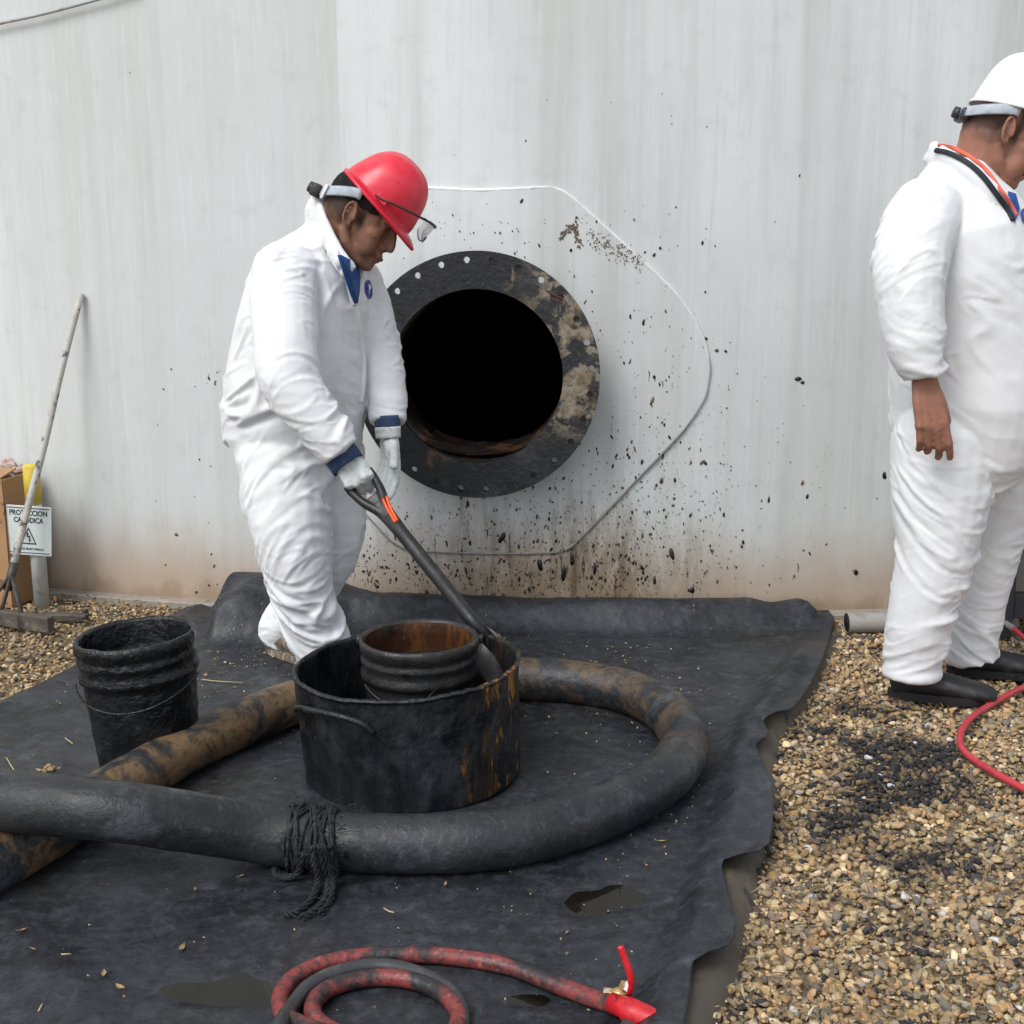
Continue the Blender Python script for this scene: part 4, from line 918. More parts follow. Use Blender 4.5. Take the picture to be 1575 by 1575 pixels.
# ================================================================== RIGHT EDGE: PIPE AND STEEL CABINET
pp = thing('pipe', G(1330, 960), 'pale grey pipe end lying at the tank foot beside the sheet corner', 'pipe')
q0, q1 = PY(1302, 958, 4.44), PY(1420, 956, 4.46); q2 = q1+(q1-q0)*1.2
V, F = tube([q0, q1, q2], .036, 20, cap=False); mk('barrel', V, F, 'pipe', pp); V, F = tube([q0+nrm(q1-q0)*.0005, q0+nrm(q1-q0)*.2], .031, 20); mk('bore', V, F, 'tank_black', pp)
cb = thing('steel_cabinet', (1.98, 4.5, 0), 'dark steel equipment frame with tan panel at the right edge', 'cabinet')
cx0 = PY(1541, 900, 4.36)[0]; cw, ch = .62, .62; yF = 4.36
mk('frame_post', *bbox((cx0+.025, yF+.02, ch/2+.0), (.024, .025, ch/2), .004), 'steel_dark', cb, False)
mk('frame_post', *bbox((cx0+cw-.025, yF+.02, ch/2+.0), (.024, .025, ch/2), .004), 'steel_dark', cb, False)
mk('bottom_rail', *bbox((cx0+cw/2, yF+.022, .115), (cw/2-.05, .021, .045), .004), 'steel_dark', cb, False)
mk('top_rail', *bbox((cx0+cw/2, yF+.022, ch-.04), (cw/2-.05, .021, .036), .004), 'steel_dark', cb, False)
mk('panel', *box((cx0+cw/2, yF+.045, .34), (cw/2-.05, .004, .20)), 'panel', cb, False)
mk('cover', *bbox((cx0+cw/2, yF+.12, ch+.012), (cw/2, .125, .012), .004), 'steel_dark', cb, False)
mk('side_panel', *box((cx0+.02, yF+.15, .33), (.004, .10, .27)), 'steel_dark', cb, False)

# ================================================================== LEAVES AND BITS ON THE SHEET
def leaf(p, L, a, mat, name, label, cat, grp):
    t = np.array([math.cos(a), math.sin(a), 0]); s = np.array([-math.sin(a), math.cos(a), 0]); V = []
    for i, wd in enumerate((0, .6, 1, .8, .35, 0)):
        c = p+t*L*(i/2.5-1)+np.array([0, 0, .004+.25*L*((i/2.5-1)**2)]); V += [c-s*L*.36*wd, c+np.array([0, 0, -.0015]), c+s*L*.36*wd+np.array([0, 0, .002])]
    F = [(i*3+k, i*3+k+1, i*3+k+4, i*3+k+3) for i in range(5) for k in range(2)]
    o = mk(name, V, F, mat, None, False); return tag(o, label, cat, grp)
for px, py, L, lb in ((280, 1460, .014, 'pale oval leaf left of the red hose coil and below the rope tie'), (160, 1501, .012, 'tan leaf beside the reddish leaf near the bottom left corner of the sheet'), (185, 1521, .013, 'reddish brown leaf lowest of the pair near the bottom left corner of the sheet'),
        (50, 1462, .010, 'small tan leaf at the left edge of the sheet, lower of two'), (34, 1433, .010, 'small tan leaf at the left edge of the sheet, upper of two'), (90, 1184, .010, 'dry leaf behind the hose crossing, right of the leaf clump'), (60, 1187, .012, 'dry leaf behind the hose crossing, left of the leaf clump'),
        (316, 1040, .014, 'brown leaf on the sheet just right of the tar coated pail'), (340, 1037, .010, 'small leaf beside the long straw right of the tar coated pail'), (762, 930, .014, 'tan leaf on the sheet fold under the manway'), (545, 958, .012, 'pale leaf on the sheet right behind the red helmeted worker'),
        (1016, 1296, .013, 'pale yellow leaf between the hose loop and the brown puddle'), (685, 1363, .010, 'small leaf in front of the hose right of the rope tails'), (370, 1350, .009, 'small leaf below the hose left of the rope tails'), (330, 1062, .010, 'small leaf below the long straw right of the tar coated pail'), (420, 1012, .012, 'brown leaf beside the rear boot of the red helmeted worker'),
        (1130, 1075, .008, 'tiny leaf right of the hose loop near the ragged hem'), (300, 1370, .008, 'tiny leaf below the hose crossing'), (1040, 1060, .008, 'tiny leaf just behind the far end of the hose loop'), (1190, 1062, .009, 'tiny leaf near the top right corner of the sheet')):
    p = G(px, py, .004); zz = z_sheet(np.array([p[0]]), np.array([p[1]]))[0]; p = G(px, py, zz+.002)
    leaf(p, L*RNG.uniform(.9, 1.2), RNG.random()*6, 'leaf', 'dry_leaf', lb, 'leaf', 'dry leaves on the sheet')
for px, lb in (([(310, 1046), (330, 1049), (375, 1051)], 'long pale straw on the sheet right of the tar coated pail'), ([(10, 1167), (16, 1178), (22, 1188)], 'thin straw at the left edge just behind the front hose'), ([(100, 1137), (112, 1146)], 'short straw on the sheet left of the tar coated pail'),
               ([(60, 1564), (66, 1554)], 'short straw in the bottom left corner of the sheet'), ([(590, 1396), (598, 1401), (606, 1403)], 'bent pale straw right of the rope tails'), ([(95, 1480), (110, 1477)], 'short straw above the leaves near the bottom left corner')):
    P = [G(x, y, .008) for x, y in px]; P = [np.array([p[0], p[1], max(z_sheet(np.array([p[0]]), np.array([p[1]]))[0], 0)+.005]) for p in P]
    tag(mk('straw_stalk', *tube(P, .0015, 5), 'straw'), lb, 'straw', 'straw stalks on the sheet')
# ================================================================== PEOPLE
def fold(V, N, bones, seed, scale=1.0, crisp=False):
    """cloth creases: anisotropic ridged noise laid across each limb, strongest at the joints"""
    n = len(V); W = np.zeros(n); D = np.zeros(n); ND = []
    for bi, (a, b_, r, amps, fa, fp, slant) in enumerate(bones):
        a, b_ = np.asarray(a, float), np.asarray(b_, float); L = np.linalg.norm(b_-a); t = (b_-a)/L
        q = V-a; s = np.clip(q@t, 0, L); dist = np.linalg.norm(q-np.outer(s, t), axis=1)/r
        w_ = np.exp(-6*np.maximum(dist-.3, 0)); amp = np.interp(s/L, np.linspace(0, 1, len(amps)), amps)
        along = q@t; u = nrm(np.cross(t, [.13, .9, .3])); v = np.cross(t, u)
        ang = q@u; an2 = q@v
        X = np.stack([along*fa+slant*ang*fa*.8+.6*slant*an2*fa, ang*fp, an2*fp], 1)
        wp = .55*perlin(V*3.3, seed+50)
        n1 = perlin(X+wp[:, None], seed+bi); n2 = perlin(X*np.array([1.9, 1.6, 1.6])+wp[:, None]*1.5, seed+20+bi)
        rg = (1-2.2*np.abs(n1))+.55*(1-2.2*np.abs(n2))+.5*perlin(X*.5, seed+30+bi)
        if crisp:
            X2_ = np.stack([along*fa*.8+slant*ang*fa*.9+.7*slant*an2*fa, ang*fp*.6, an2*fp*.6], 1)+wp[:, None]; n1 = perlin(X2_, seed+bi); nc = perlin(V*6.5, seed+90)
            m1 = sstep(-.25, .25, perlin(V*6+3, seed+40+bi)); m2 = sstep(-.2, .3, perlin(V*7+9, seed+41+bi))
            rg = m1*(np.maximum(0, 1-np.abs(n1)/.13)**1.4-.55*np.exp(-((n1-.22)/.11)**2))+.7*m2*(np.maximum(0, 1-np.abs(n2)/.15)**1.4-.5*np.exp(-((n2+.22)/.12)**2))+.55*(.25-np.abs(nc))
        rg = rg*(.3+1.0*sstep(-.3, .3, perlin(V*2.9, seed+61)))
        W += w_; D += w_*amp*rg
    return V+N*(scale*D/np.maximum(W, 1e-6))[:, None]
def drape(V, F, N, bones, seed, iters=52, k=.035, s0=.30, gain=.5):
    """slack cloth: give the suit more fabric than the body under it needs and let it buckle (position based)"""
    X0 = V.copy(); n = len(V); x = fold(V, N, bones, seed, s0)
    Es = np.concatenate([F[:, [0, 1]], F[:, [1, 2]], F[:, [2, 3]], F[:, [3, 0]]]); Es = np.unique(np.sort(Es, 1), axis=0)
    Ed = np.unique(np.sort(np.concatenate([F[:, [0, 2]], F[:, [1, 3]]]), 1), axis=0); E = np.concatenate([Es, Ed])
    W = np.zeros(n); A = np.zeros(n); TT_ = np.zeros((n, 3))
    for a, b_, r, amps, fa, fp, slant in bones:
        a, b_ = np.asarray(a, float), np.asarray(b_, float); L = np.linalg.norm(b_-a); t = (b_-a)/L; q = V-a; sL = np.clip(q@t, 0, L); dist = np.linalg.norm(q-np.outer(sL, t), axis=1)/r
        w_ = np.exp(-6*np.maximum(dist-.3, 0)); W += w_; A += w_*np.interp(sL/L, np.linspace(0, 1, len(amps)), amps)
        u = t-N*(N@t)[:, None]; v = np.cross(N, u); an = slant*.75+.5*perlin(V*2.7, seed+77); TT_ += w_[:, None]*(u*np.cos(an)[:, None]+v*np.sin(an)[:, None])
    A = A/np.maximum(W, 1e-6)*gain*(.25+1.1*sstep(-.25, .35, perlin(V*2.9, seed+61))); TT_ /= np.maximum(np.linalg.norm(TT_, axis=1), 1e-9)[:, None]
    i, j = E.T; d0 = X0[j]-X0[i]; L0 = np.linalg.norm(d0, axis=1); tm = TT_[i]+TT_[j]; tm /= np.maximum(np.linalg.norm(tm, axis=1), 1e-9)[:, None]
    al = ((d0/L0[:, None])*tm).sum(1)**2; rest = L0*(1+(A[i]+A[j])*.5*(9.0*al+1.2)); deg = np.bincount(E.ravel(), minlength=n).astype(float)
    si, sj = Es.T; sdeg = np.bincount(Es.ravel(), minlength=n).astype(float)
    def lap(u):
        o = np.empty_like(u)
        for c_ in range(3): o[:, c_] = (np.bincount(si, u[sj, c_], n)+np.bincount(sj, u[si, c_], n))/sdeg-u[:, c_]
        return o
    HI, LO = .013, .012
    for it in range(iters):
        if it == iters-7: x = fold(x, vnormals(x, F), bones, seed+7, 1.25, True)
        d = x[j]-x[i]; L = np.linalg.norm(d, axis=1); cr = d*(.5*(L-rest)/np.maximum(L, 1e-9))[:, None]
        for c_ in range(3): x[:, c_] += 1.25*(np.bincount(i, cr[:, c_], n)-np.bincount(j, cr[:, c_], n))/deg
        u = x-X0; u = u-k*lap(lap(u)); h = (u*N).sum(1); tg = u-h[:, None]*N; h2 = np.where(h > HI, HI+.6*(h-HI), np.where(h < -LO, -LO+.6*(h+LO), h)); x = X0+tg*.97+h2[:, None]*N
    return x
def vnormals(V, F):
    a, b_, c = V[F[:, 0]], V[F[:, 1]], V[F[:, 2]]; fn = np.cross(b_-a, c-a); N = np.zeros_like(V)
    for k in range(F.shape[1]): np.add.at(N, F[:, k], fn)
    return N/np.maximum(np.linalg.norm(N, axis=1), 1e-9)[:, None]
def finger(b, base, d, n, s, lens, rad, curls, spread=0):
    p = np.array(base, float); P = [p-d*.012]; R = [rad*1.05]; dd = nrm(d+s*spread); P.append(p); R.append(rad*1.08); ang = 0
    for L, c in zip(lens, curls):
        ang += math.radians(c); dr = math.cos(ang)*dd-math.sin(ang)*n; q = p+dr*L
        P += [p+dr*L*.5, q]; R += [rad*.94, rad*1.0]; p = q; rad *= .93
    P.append(p+dr*rad*.55); R.append(rad*.62); b.add(*tube(P, R, 10)); return P
def hand(b, wrist, d, n, s, sc=1.0, curl=((20, 25, 15),)*4, thumb=(.75, .55, -.15), tcurl=(10, 20), fat=1.0, spreads=(.06, .02, -.03, -.09)):
    """wrist, finger direction, back-of-hand normal, thumb side"""
    d, n, s = nrm(d), nrm(n), nrm(s); w_ = np.asarray(wrist, float); k = sc
    for i, (o, r) in enumerate(((.030, .0), (.010, .0), (-.011, .0), (-.030, .0))):   # metacarpals fill the palm
        b.add(*tube([w_+s*o*.55*k-d*.02*k, w_+s*o*.8*k+d*.03*k+n*.003*k, w_+s*o*k+d*.092*k+n*.002*k], [.0140*k, .0138*k, .0104*k], 10)); b.add(*ell(w_+s*o*k+d*(.093, .097, .093, .085)[i]*k-n*.0005*k, np.array([.0112, .0108, .0108])*k*(.5+.5*fat)))
    b.add(*tube([w_-d*.06*k, w_-d*.02*k, w_+d*.03*k], 0, 14, side=s, sq=[(.028*k, .021*k), (.027*k, .019*k), (.030*k, .015*k)]))
    b.add(*ell(w_+d*.05*k+s*.022*k-n*.010*k, np.array([.034, .018, .017])*k*fat, np.stack([nrm(d+s*.35), np.cross(n, nrm(d+s*.35)), n], 1)))
    L4 = ((.049, .029, .023), (.054, .034, .024), (.050, .031, .023), (.039, .023, .020)); tips = []
    for i, o in enumerate((.030, .010, -.011, -.030)):
        base = w_+s*o*k+d*(.094, .098, .094, .086)[i]*k
        tips.append(finger(b, base, d, n, s, [q*k for q in L4[i]], (.0096, .0098, .0095, .0084)[i]*k*fat, curl[i] if len(curl) > 1 else curl[0], spreads[i]))
    tb_ = w_+d*.035*k+s*.030*k-n*.010*k; td = nrm(d*thumb[0]+s*thumb[1]+n*thumb[2]); p = tb_; P = [tb_-td*.02*k, tb_]; R = [.013*k*fat, .0125*k*fat]
    for L, c in zip((.036*k, .030*k), tcurl):
        an_ = math.radians(c); td = nrm(td*math.cos(an_)+(d*.8-s*.5-n*.3)*math.sin(an_)); p = p+td*L; P.append(p); R.append(.0108*k*fat)
    P.append(p+td*.006*k); R.append(.007*k*fat); b.add(*tube(P, R, 10)); return tips
def head_shapes(b, X, chin_fat=0):
    """X maps head-local (x forward, y left, z up from the ear) to the world"""
    e = lambda c, r, R=None: b.add(*(lambda V, F: (X(V), F))(*ell(c, r, R)))
    t = lambda P, R, **k: b.add(*(lambda V, F: (X(V), F))(*tube(P, R, 10, **k)))
    e((-.004, 0, .050), (.098, .077, .082)); e((-.035, 0, .010), (.066, .068, .068)); e((.040, 0, .020), (.056, .064, .062)); e((.046, 0, -.035), (.050, .054, .062))
    t([(-.012, .056, -.035), (.010, .054, -.066), (.062, .030, -.098), (.082, 0, -.105)], [.016, .016, .014, .014]); t([(-.012, -.056, -.035), (.010, -.054, -.066), (.062, -.030, -.098), (.082, 0, -.105)], [.016, .016, .014, .014])
    e((.045, 0, -.078), (.042, .044, .030)); e((.084, 0, -.100), (.016, .020, .015))
    for y in (1, -1):
        e((.062, y*.040, -.014), (.027, .024, .024)); e((.083, y*.030, .030), (.018, .026, .010)); e((.102, y*.015, -.036), (.012, .0085, .0095)); e((.054, y*.034, -.046), (.034, .023, .040)); e((.050, y*.038, -.026), (.040, .022, .046))
        t([(.080, y*.046, .013), (.0885, y*.033, .0185), (.0885, y*.020, .015)], [.0050, .0070, .0050]); t([(.079, y*.046, .004), (.086, y*.033, -.0015), (.086, y*.020, .003)], [.005, .0066, .005])
    t([(.094, 0, .030), (.106, 0, .008), (.114, 0, -.012), (.118, 0, -.027)], [.013, .0125, .0125, .0125]); e((.094, 0, -.008), (.019, .0125, .030)); e((.099, 0, -.024), (.016, .014, .018)); e((.118, 0, -.031), (.012, .0125, .0105)); e((.104, 0, -.040), (.011, .008, .008))
    e((.093, 0, -.055), (.012, .024, .012)); e((.101, 0, -.062), (.0115, .022, .0068)); e((.098, 0, -.075), (.0115, .020, .0075)); e((.088, 0, -.088), (.012, .020, .008))
    if chin_fat: e((.040, 0, -.105), (.045, .046, .030*chin_fat)); e((.055, .04, -.06), (.03, .026, .034)); e((.055, -.04, -.06), (.03, .026, .034)); e((-.01, 0, -.06), (.06, .066, .06))
    for y in (1, -1):                                                                 # ears
        c = np.array([-.006, y*.077, .002]); a = np.linspace(-1.9, 3.6, 16); P = np.stack([c[0]-.015*np.cos(a)*.95-.004*np.sin(a), c[1]+y*(.004+.009*np.clip(np.cos(a)+.2, 0, 1)), c[2]+.031*np.sin(a)+.002], 1)
        t(P, np.linspace(.0050, .0042, 16)); e(c+(-.002, -y*.001, 0), (.013, .006, .026)); e(c+(.006, y*.002, -.026), (.008, .005, .010)); e(c+(.009, y*.002, -.002), (.005, .006, .009))
def helmet(X, parent, mat, strap_mat, vents=False):
    a_, b__, h = .124, .108, .148; nu, nv = 64, 18; V = []; F = []
    for i in range(nv+1):
        ph = (math.pi/2)*i/nv; rr = math.cos(ph)**.80; z = h*math.sin(ph)**.92
        for k in range(nu):
            th = 2*math.pi*k/nu; c, s = math.cos(th), math.sin(th)
            flare = (1-.055*sstep(.0, .5, z/h))
            rg = .0045*math.exp(-(s*b__*rr/.020)**2)*sstep(.25, .6, z/h)+.0025*math.exp(-((abs(s)*b__*rr-.045)/.010)**2)*sstep(.35, .7, z/h)
            V.append([a_*rr*c*flare, b__*rr*s*flare, z+rg])
    for i in range(nv):
        for k in range(nu): F.append((i*nu+k, i*nu+(k+1) % nu, (i+1)*nu+(k+1) % nu, (i+1)*nu+k))
    base = len(V)                                                                     # brim: gutter lip, peak in front
    for j in range(1, 6):
        for k in range(nu):
            th = 2*math.pi*k/nu; c, s = math.cos(th), math.sin(th); br = .009+.034*max(0, c)**2.2; q = j/5
            V.append([(a_+br*q)*c, (b__+(.010+.006*max(0, c))*q)*s, -.004*q-.014*q*max(0, c)**2+.003*math.sin(q*math.pi)])
    rings = [0]+[base+j*nu for j in range(5)]
    for r0, r1 in zip(rings[:-1], rings[1:]):
        for k in range(nu): F.append((r1+k, r1+(k+1) % nu, r0+(k+1) % nu, r0+k))
    base2 = len(V)
    for k in range(nu): p = V[rings[-1]+k]; V.append([p[0]*.996, p[1]*.996, p[2]-.006])
    for k in range(nu): F.append((base2+k, base2+(k+1) % nu, rings[-1]+(k+1) % nu, rings[-1]+k))
    o = mk('hard_hat', X(np.array(V)), F, mat, parent); md = o.modifiers.new('t', 'SOLIDIFY'); md.thickness = .003; md.offset = -1
    for s in (-1, 1):                                                                 # accessory slots
        mk('slot', X(bbox((.02, s*(b__+.004), .020), (.018, .004, .010), .002)[0]), bbox((.02, s*(b__+.004), .020), (.018, .004, .010), .002)[1], mat, o, False)
    return o
def tuck(V, XHi, hs, gap=.006):
    """keep the head inside the shell of the hat"""
    L = XHi(V); z = L[:, 2]; a_, b__, h = .124, .108, .148
    zz = np.clip(z, 0, h*.97); ph = np.arcsin(np.clip((zz/h)**(1/.92), 0, 1)); rr = np.cos(ph)**.80*(1-.055*sstep(0, .5, zz/h))
    q = np.hypot(L[:, 0]/(a_*rr-gap).clip(.01), L[:, 1]/(b__*rr-gap).clip(.01)); k = np.where((z > -.004) & (q > 1) & (q < 2.2), 1/np.maximum(q, 1e-6), 1)
    L[:, 0] *= k; L[:, 1] *= k; L[:, 2] = np.where((z > h-.012) & (q < 1.2), h-.012, z); return L
def basis(f, u):
    f = nrm(f); l = nrm(np.cross(u, f)); u = np.cross(f, l); return np.stack([f, l, u], 1)
def surf(bvh, px, py, off):
    d = nrm(ray(px, py)); h = bvh.ray_cast(Vector(CAM), Vector(d))
    if h[0] is None: return None
    n = np.array(h[1]); n = n if n@d < 0 else -n
    return np.array(h[0])+n*off
def decal(name, bvh, outline, mat, parent, off=.003, rings=4, thick=.0):
    o = np.array(outline, float); c = o.mean(0); V = [surf(bvh, *c, off)]; n = len(o)
    for j in range(1, rings+1):
        for p in o: V.append(surf(bvh, *(c+(p-c)*j/rings), off))
    last = V[0]; V2 = []
    for v in V: last = v if v is not None else last; V2.append(last)
    F = [(0, 1+k, 1+(k+1) % n) for k in range(n)]+[(1+j*n+k, 1+(j+1)*n+k, 1+(j+1)*n+(k+1) % n, 1+j*n+(k+1) % n) for j in range(rings-1) for k in range(n)]
    return mk(name, V2, F, mat, parent)
def patch(name, bvh, outline, mat, parent, back=.42, off=.003):
    """smooth cloth patch laid on a rough surface: plane fitted to it, set just proud"""
    o = np.array(outline, float); c = o.mean(0); px = [c]+[c+(p-c)*q for q in (.5, 1) for p in o]; H = np.array([h for h in (surf(bvh, x, y, 0) for x, y in px) if h is not None])
    m = H.mean(0); n = np.linalg.svd(H-m)[2][2]; n = n if n@(CAM-m) > 0 else -n; e = np.quantile((H-m)@n, 1-back)+off
    V = []
    for x, y in px: d = ray(x, y); V.append(CAM+d*(((m+n*e-CAM)@n)/(d@n)))
    k = len(o); V = np.array(V); V += n*(.003*perlin(V*35, 8))[:, None]
    ob = mk(name, V, [(0, 1+i, 1+(i+1) % k) for i in range(k)]+[(1+i, 1+k+i, 1+k+(i+1) % k, 1+(i+1) % k) for i in range(k)], mat, parent); md = ob.modifiers.new('t', 'SOLIDIFY'); md.thickness = .012; md.offset = -1; return ob
def oval(cx, cy, rx, ry, rot=0, n=20):
    a = np.arange(n)*2*np.pi/n; x, y = rx*np.cos(a), ry*np.sin(a); return [(cx+p*math.cos(rot)-q*math.sin(rot), cy+p*math.sin(rot)+q*math.cos(rot)) for p, q in zip(x, y)]
Hin = lambda L: ((X1(L)-hc)/1.05@Rh1)[:, 2]
def hair_cap(bodyV, bodyF, bodyN, X, Xinv, test, parent, off=.0035):
    L = Xinv(bodyV); m = test(L); fm = m[bodyF].all(1); F = bodyF[fm]; idx = np.unique(F); re = -np.ones(len(bodyV), int); re[idx] = np.arange(len(idx))
    P = bodyV[idx]+bodyN[idx]*(off+.0012*perlin(bodyV[idx]*160, 9))[:, None]; return mk('hair', P, re[F], 'hair', parent)
def shoe(name, heel, toe, mat, parent, w_=.048, h=.10, tilt_=0):
    heel, toe = np.asarray(heel, float), np.asarray(toe, float); L = np.linalg.norm(toe-heel); f = nrm(toe-heel); l = np.cross([0, 0, 1], f); up = np.cross(f, l)
    b = B(); W = lambda x, y, z: heel+f*x+l*y+up*z
    prof = [(-.008, .030, .050, .020), (.03, .036, .062, .050), (.08, .037, .058, .048), (.13, .038, .050, .040), (.18, .044, .044, .032), (.225, .047, .038, .028), (.262, .042, .032, .022), (.285, .026, .024, .014)]
    k = L/.285
    b.add(*tube([W(x*k, 0, zc*.92) for x, _, zc, _ in prof], 0, 16, side=l, sq=[(wd*w_/.047, zc*.80) for _, wd, zc, _ in prof]))
    b.add(*tube([W(.045*k, 0, .05), W(.042*k, 0, .09), W(.040*k, 0, .125)], [.042, .041, .038], 16))
    V, F, N = remesh(b, .006, 5); V[:, 2] = np.maximum(V[:, 2], heel[2]+.016); V = V+N*(.0012*perlin(V*40, 7))[:, None]
    o = mk(name, V, F, mat, parent)
    a = np.arange(28)*2*np.pi/28; S_ = []
    for z in (0, .024):
        for q in a:
            x = .5*k*.285*(1+1.06*math.cos(q)); y = (.050 if math.cos(q) > .1 else .041)*w_/.047*math.sin(q)*(1-.12*abs(math.cos(q))); S_.append(W(x-.006, y, z))
    mk('sole', S_, [tuple(range(28))[::-1], tuple(28+k_ for k_ in range(28))]+[(k_, (k_+1) % 28, 28+(k_+1) % 28, 28+k_) for k_ in range(28)], mat, o, False)
    return o

# ---------------------------------------------------------------- worker in the red helmet
p1 = thing('person', (-.70, 4.05, 0), 'worker in white coverall and red hard hat bending over the tub with shovel', 'person', 'workers')
yaw = math.radians(33); fw = np.array([math.cos(yaw), -math.sin(yaw), 0]); rt = np.array([-math.sin(yaw), -math.cos(yaw), 0])
c = B()
def sec(px, py, Y, rf, rl): return (PY(px, py, Y), rf, rl)
tor = [sec(506, 352, 4.02, .060, .075), sec(498, 382, 4.03, .105, .135), sec(488, 410, 4.03, .150, .190), sec(478, 450, 4.03, .178, .215), sec(468, 500, 4.04, .190, .222), sec(461, 550, 4.05, .205, .228), sec(456, 595, 4.06, .218, .236), sec(456, 635, 4.07, .212, .232), sec(456, 680, 4.08, .200, .218), sec(458, 725, 4.08, .165, .190)]
c.add(*tube([t[0] for t in tor], 0, 32, side=fw, sq=[(t[1], t[2]) for t in tor]))
ShR, ElR, WrR = PY(436, 428, 3.86), PY(446, 585, 3.72), PY(521, 690, 3.69)
ShL, ElL, WrL = PY(552, 440, 4.14), PY(582, 545, 4.10), PY(597, 650, 4.03)
def limb(P, R, n=6, seg=20): 
    Pb = bez(P, n); c.add(*tube(Pb, np.interp(np.linspace(0, 1, len(Pb)), np.linspace(0, 1, len(R)), R), seg))
c.add(*ell(PY(440, 425, 3.90), (.105, .11, .105))); c.add(*ell(PY(548, 440, 4.13), (.09, .09, .09)))
limb([PY(448, 412, 3.93), PY(438, 455, 3.85), PY(440, 520, 3.77), ElR, PY(482, 640, 3.70), WrR+(WrR-PY(482, 640, 3.70))*.10], [.104, .104, .096, .090, .076, .060])
limb([PY(542, 430, 4.13), PY(562, 470, 4.14), ElL, PY(594, 605, 4.07), WrL], [.085, .083, .072, .064, .058])
HipR, KnR, AnR = PY(437, 690, 4.00), PY(452, 838, 3.92), PY(494, 1000, 3.95)
HipL, KnL, AnL = PY(497, 690, 4.15), PY(512, 830, 4.12), PY(430, 975, 4.19)
limb([HipR, PY(442, 760, 3.96), KnR, PY(468, 920, 3.93), PY(500, 1000, 3.95), PY(506, 1020, 3.95)], [.150, .140, .118, .098, .088, .084])
limb([HipL, PY(507, 760, 4.13), KnL, PY(478, 905, 4.15), PY(437, 962, 4.18), PY(428, 984, 4.19)], [.135, .118, .098, .088, .080, .074])
c.add(*ell(PY(404, 640, 4.06), (.13, .17, .18)))                                      # slack seat of the suit
# collar and bunched hood round the neck
col = [PY(540, 420, 3.86), PY(522, 398, 3.87), PY(506, 368, 3.90), PY(494, 338, 3.95), PY(489, 314, 4.02), PY(500, 318, 4.10), PY(522, 352, 4.14), PY(542, 390, 4.10), PY(552, 420, 4.02)]
Pb = bez(col, 5); c.add(*tube(Pb, 0, 10, side=(0, 0, 1), sq=[(.040-.012*abs(q-.5)*2, .016) for q in np.linspace(0, 1, len(Pb))]))
c.add(*ell(PY(487, 330, 4.05), (.032, .085, .055))); c.add(*ell(PY(496, 297, 4.04), (.030, .055, .026)))
V, F, N = remesh(c, .0064, 8)
bones1 = [(PY(500, 380, 4.03), PY(456, 690, 4.08), .23, (.003, .006, .007, .012, .010), 7.5, 3.2, .7), (ShR, ElR, .10, (.006, .007, .015), 13, 5.5, .8), (ElR, WrR, .085, (.014, .009, .011), 15, 6, -.5), (ShL, ElL, .085, (.006, .008, .012), 13, 6, .5), (ElL, WrL, .07, (.010, .008, .009), 15, 6, -.4),
          (HipR, KnR, .13, (.007, .010, .015), 12, 3.8, .75), (KnR, AnR, .10, (.015, .010, .012), 12, 4, -.6), (HipL, KnL, .12, (.007, .011, .013), 13, 5, .6), (KnL, AnL, .09, (.012, .009, .012), 13, 5, .5)]
V = drape(V, F, N, bones1, 100); cov = mk('coverall', V, F, 'cloth', p1)
bv1 = BVHTree.FromPolygons([Vector(v) for v in V], [tuple(f) for f in F])
# body under the suit, with the head
pit = math.radians(29); hy = math.radians(6); f1 = np.array([math.cos(pit)*math.cos(hy), -math.cos(pit)*math.sin(hy), -math.sin(pit)]); R1 = basis(f1, (math.sin(pit), 0, math.cos(pit)))
hc1 = PY(550, 335, 3.97); HS = 1.11
X1 = lambda P: np.asarray(P)@R1.T*HS+hc1
X1i = lambda P: ((np.asarray(P)-hc1)/HS)@R1
b = B(); head_shapes(b, X1)
b.add(*tube(bez([X1([(-.028, 0, -.005)])[0], PY(522, 372, 4.0), PY(503, 402, 4.03), PY(486, 450, 4.04)], 5), [.066, .066, .066, .066, .066, .064, .064, .066, .068, .072, .08, .09, .10, .11, .12, .12], 18))
b.add(*tube([PY(488, 440, 4.04), PY(468, 550, 4.06), PY(458, 680, 4.09)], 0, 16, side=fw, sq=[(.09, .13), (.10, .14), (.09, .13)]))
for A in ((ShR, ElR, WrR), (ShL, ElL, WrL)): b.add(*tube([PY(485, 440, 4.03), *A], [.05, .045, .038, .024], 10))
for A in ((HipR, KnR, AnR), (HipL, KnL, AnL)): b.add(*tube([PY(460, 660, 4.08), *A], [.07, .07, .05, .035], 10))
V, F, N = remesh(b, .0042, 6); V = V+N*(.0006*perlin(V*60, 3))[:, None]
hp_t = math.radians(47); hf = np.array([math.cos(hp_t)*math.cos(hy), -math.cos(hp_t)*math.sin(hy), -math.sin(hp_t)]); Rh1 = basis(hf, (math.sin(hp_t), 0, math.cos(hp_t)))
hc = PY(582, 311, 3.985); XH1 = lambda P: np.asarray(P)@Rh1.T*1.05+hc
V = XH1(tuck(V, lambda P: ((P-hc)/1.05)@Rh1, 1.05)); N = vnormals(V, F); body1 = mk('body', V, F, 'skin1', p1)
def stubble(o, L): setattr_f(o, 'stubble', np.clip(sstep(.012, -.020, L[:, 0])*sstep(-.062, .005, L[:, 2]+.12*(L[:, 0]+.03)+.012*perlin(L*60, 2))+sstep(.016, .004, np.abs(L[:, 0]-.022))*sstep(-.03, -.005, L[:, 2]), 0, 1)*(np.abs(L[:, 1]) < .079)*(np.linalg.norm(L, axis=1) < .25))
stubble(body1, X1i(V))
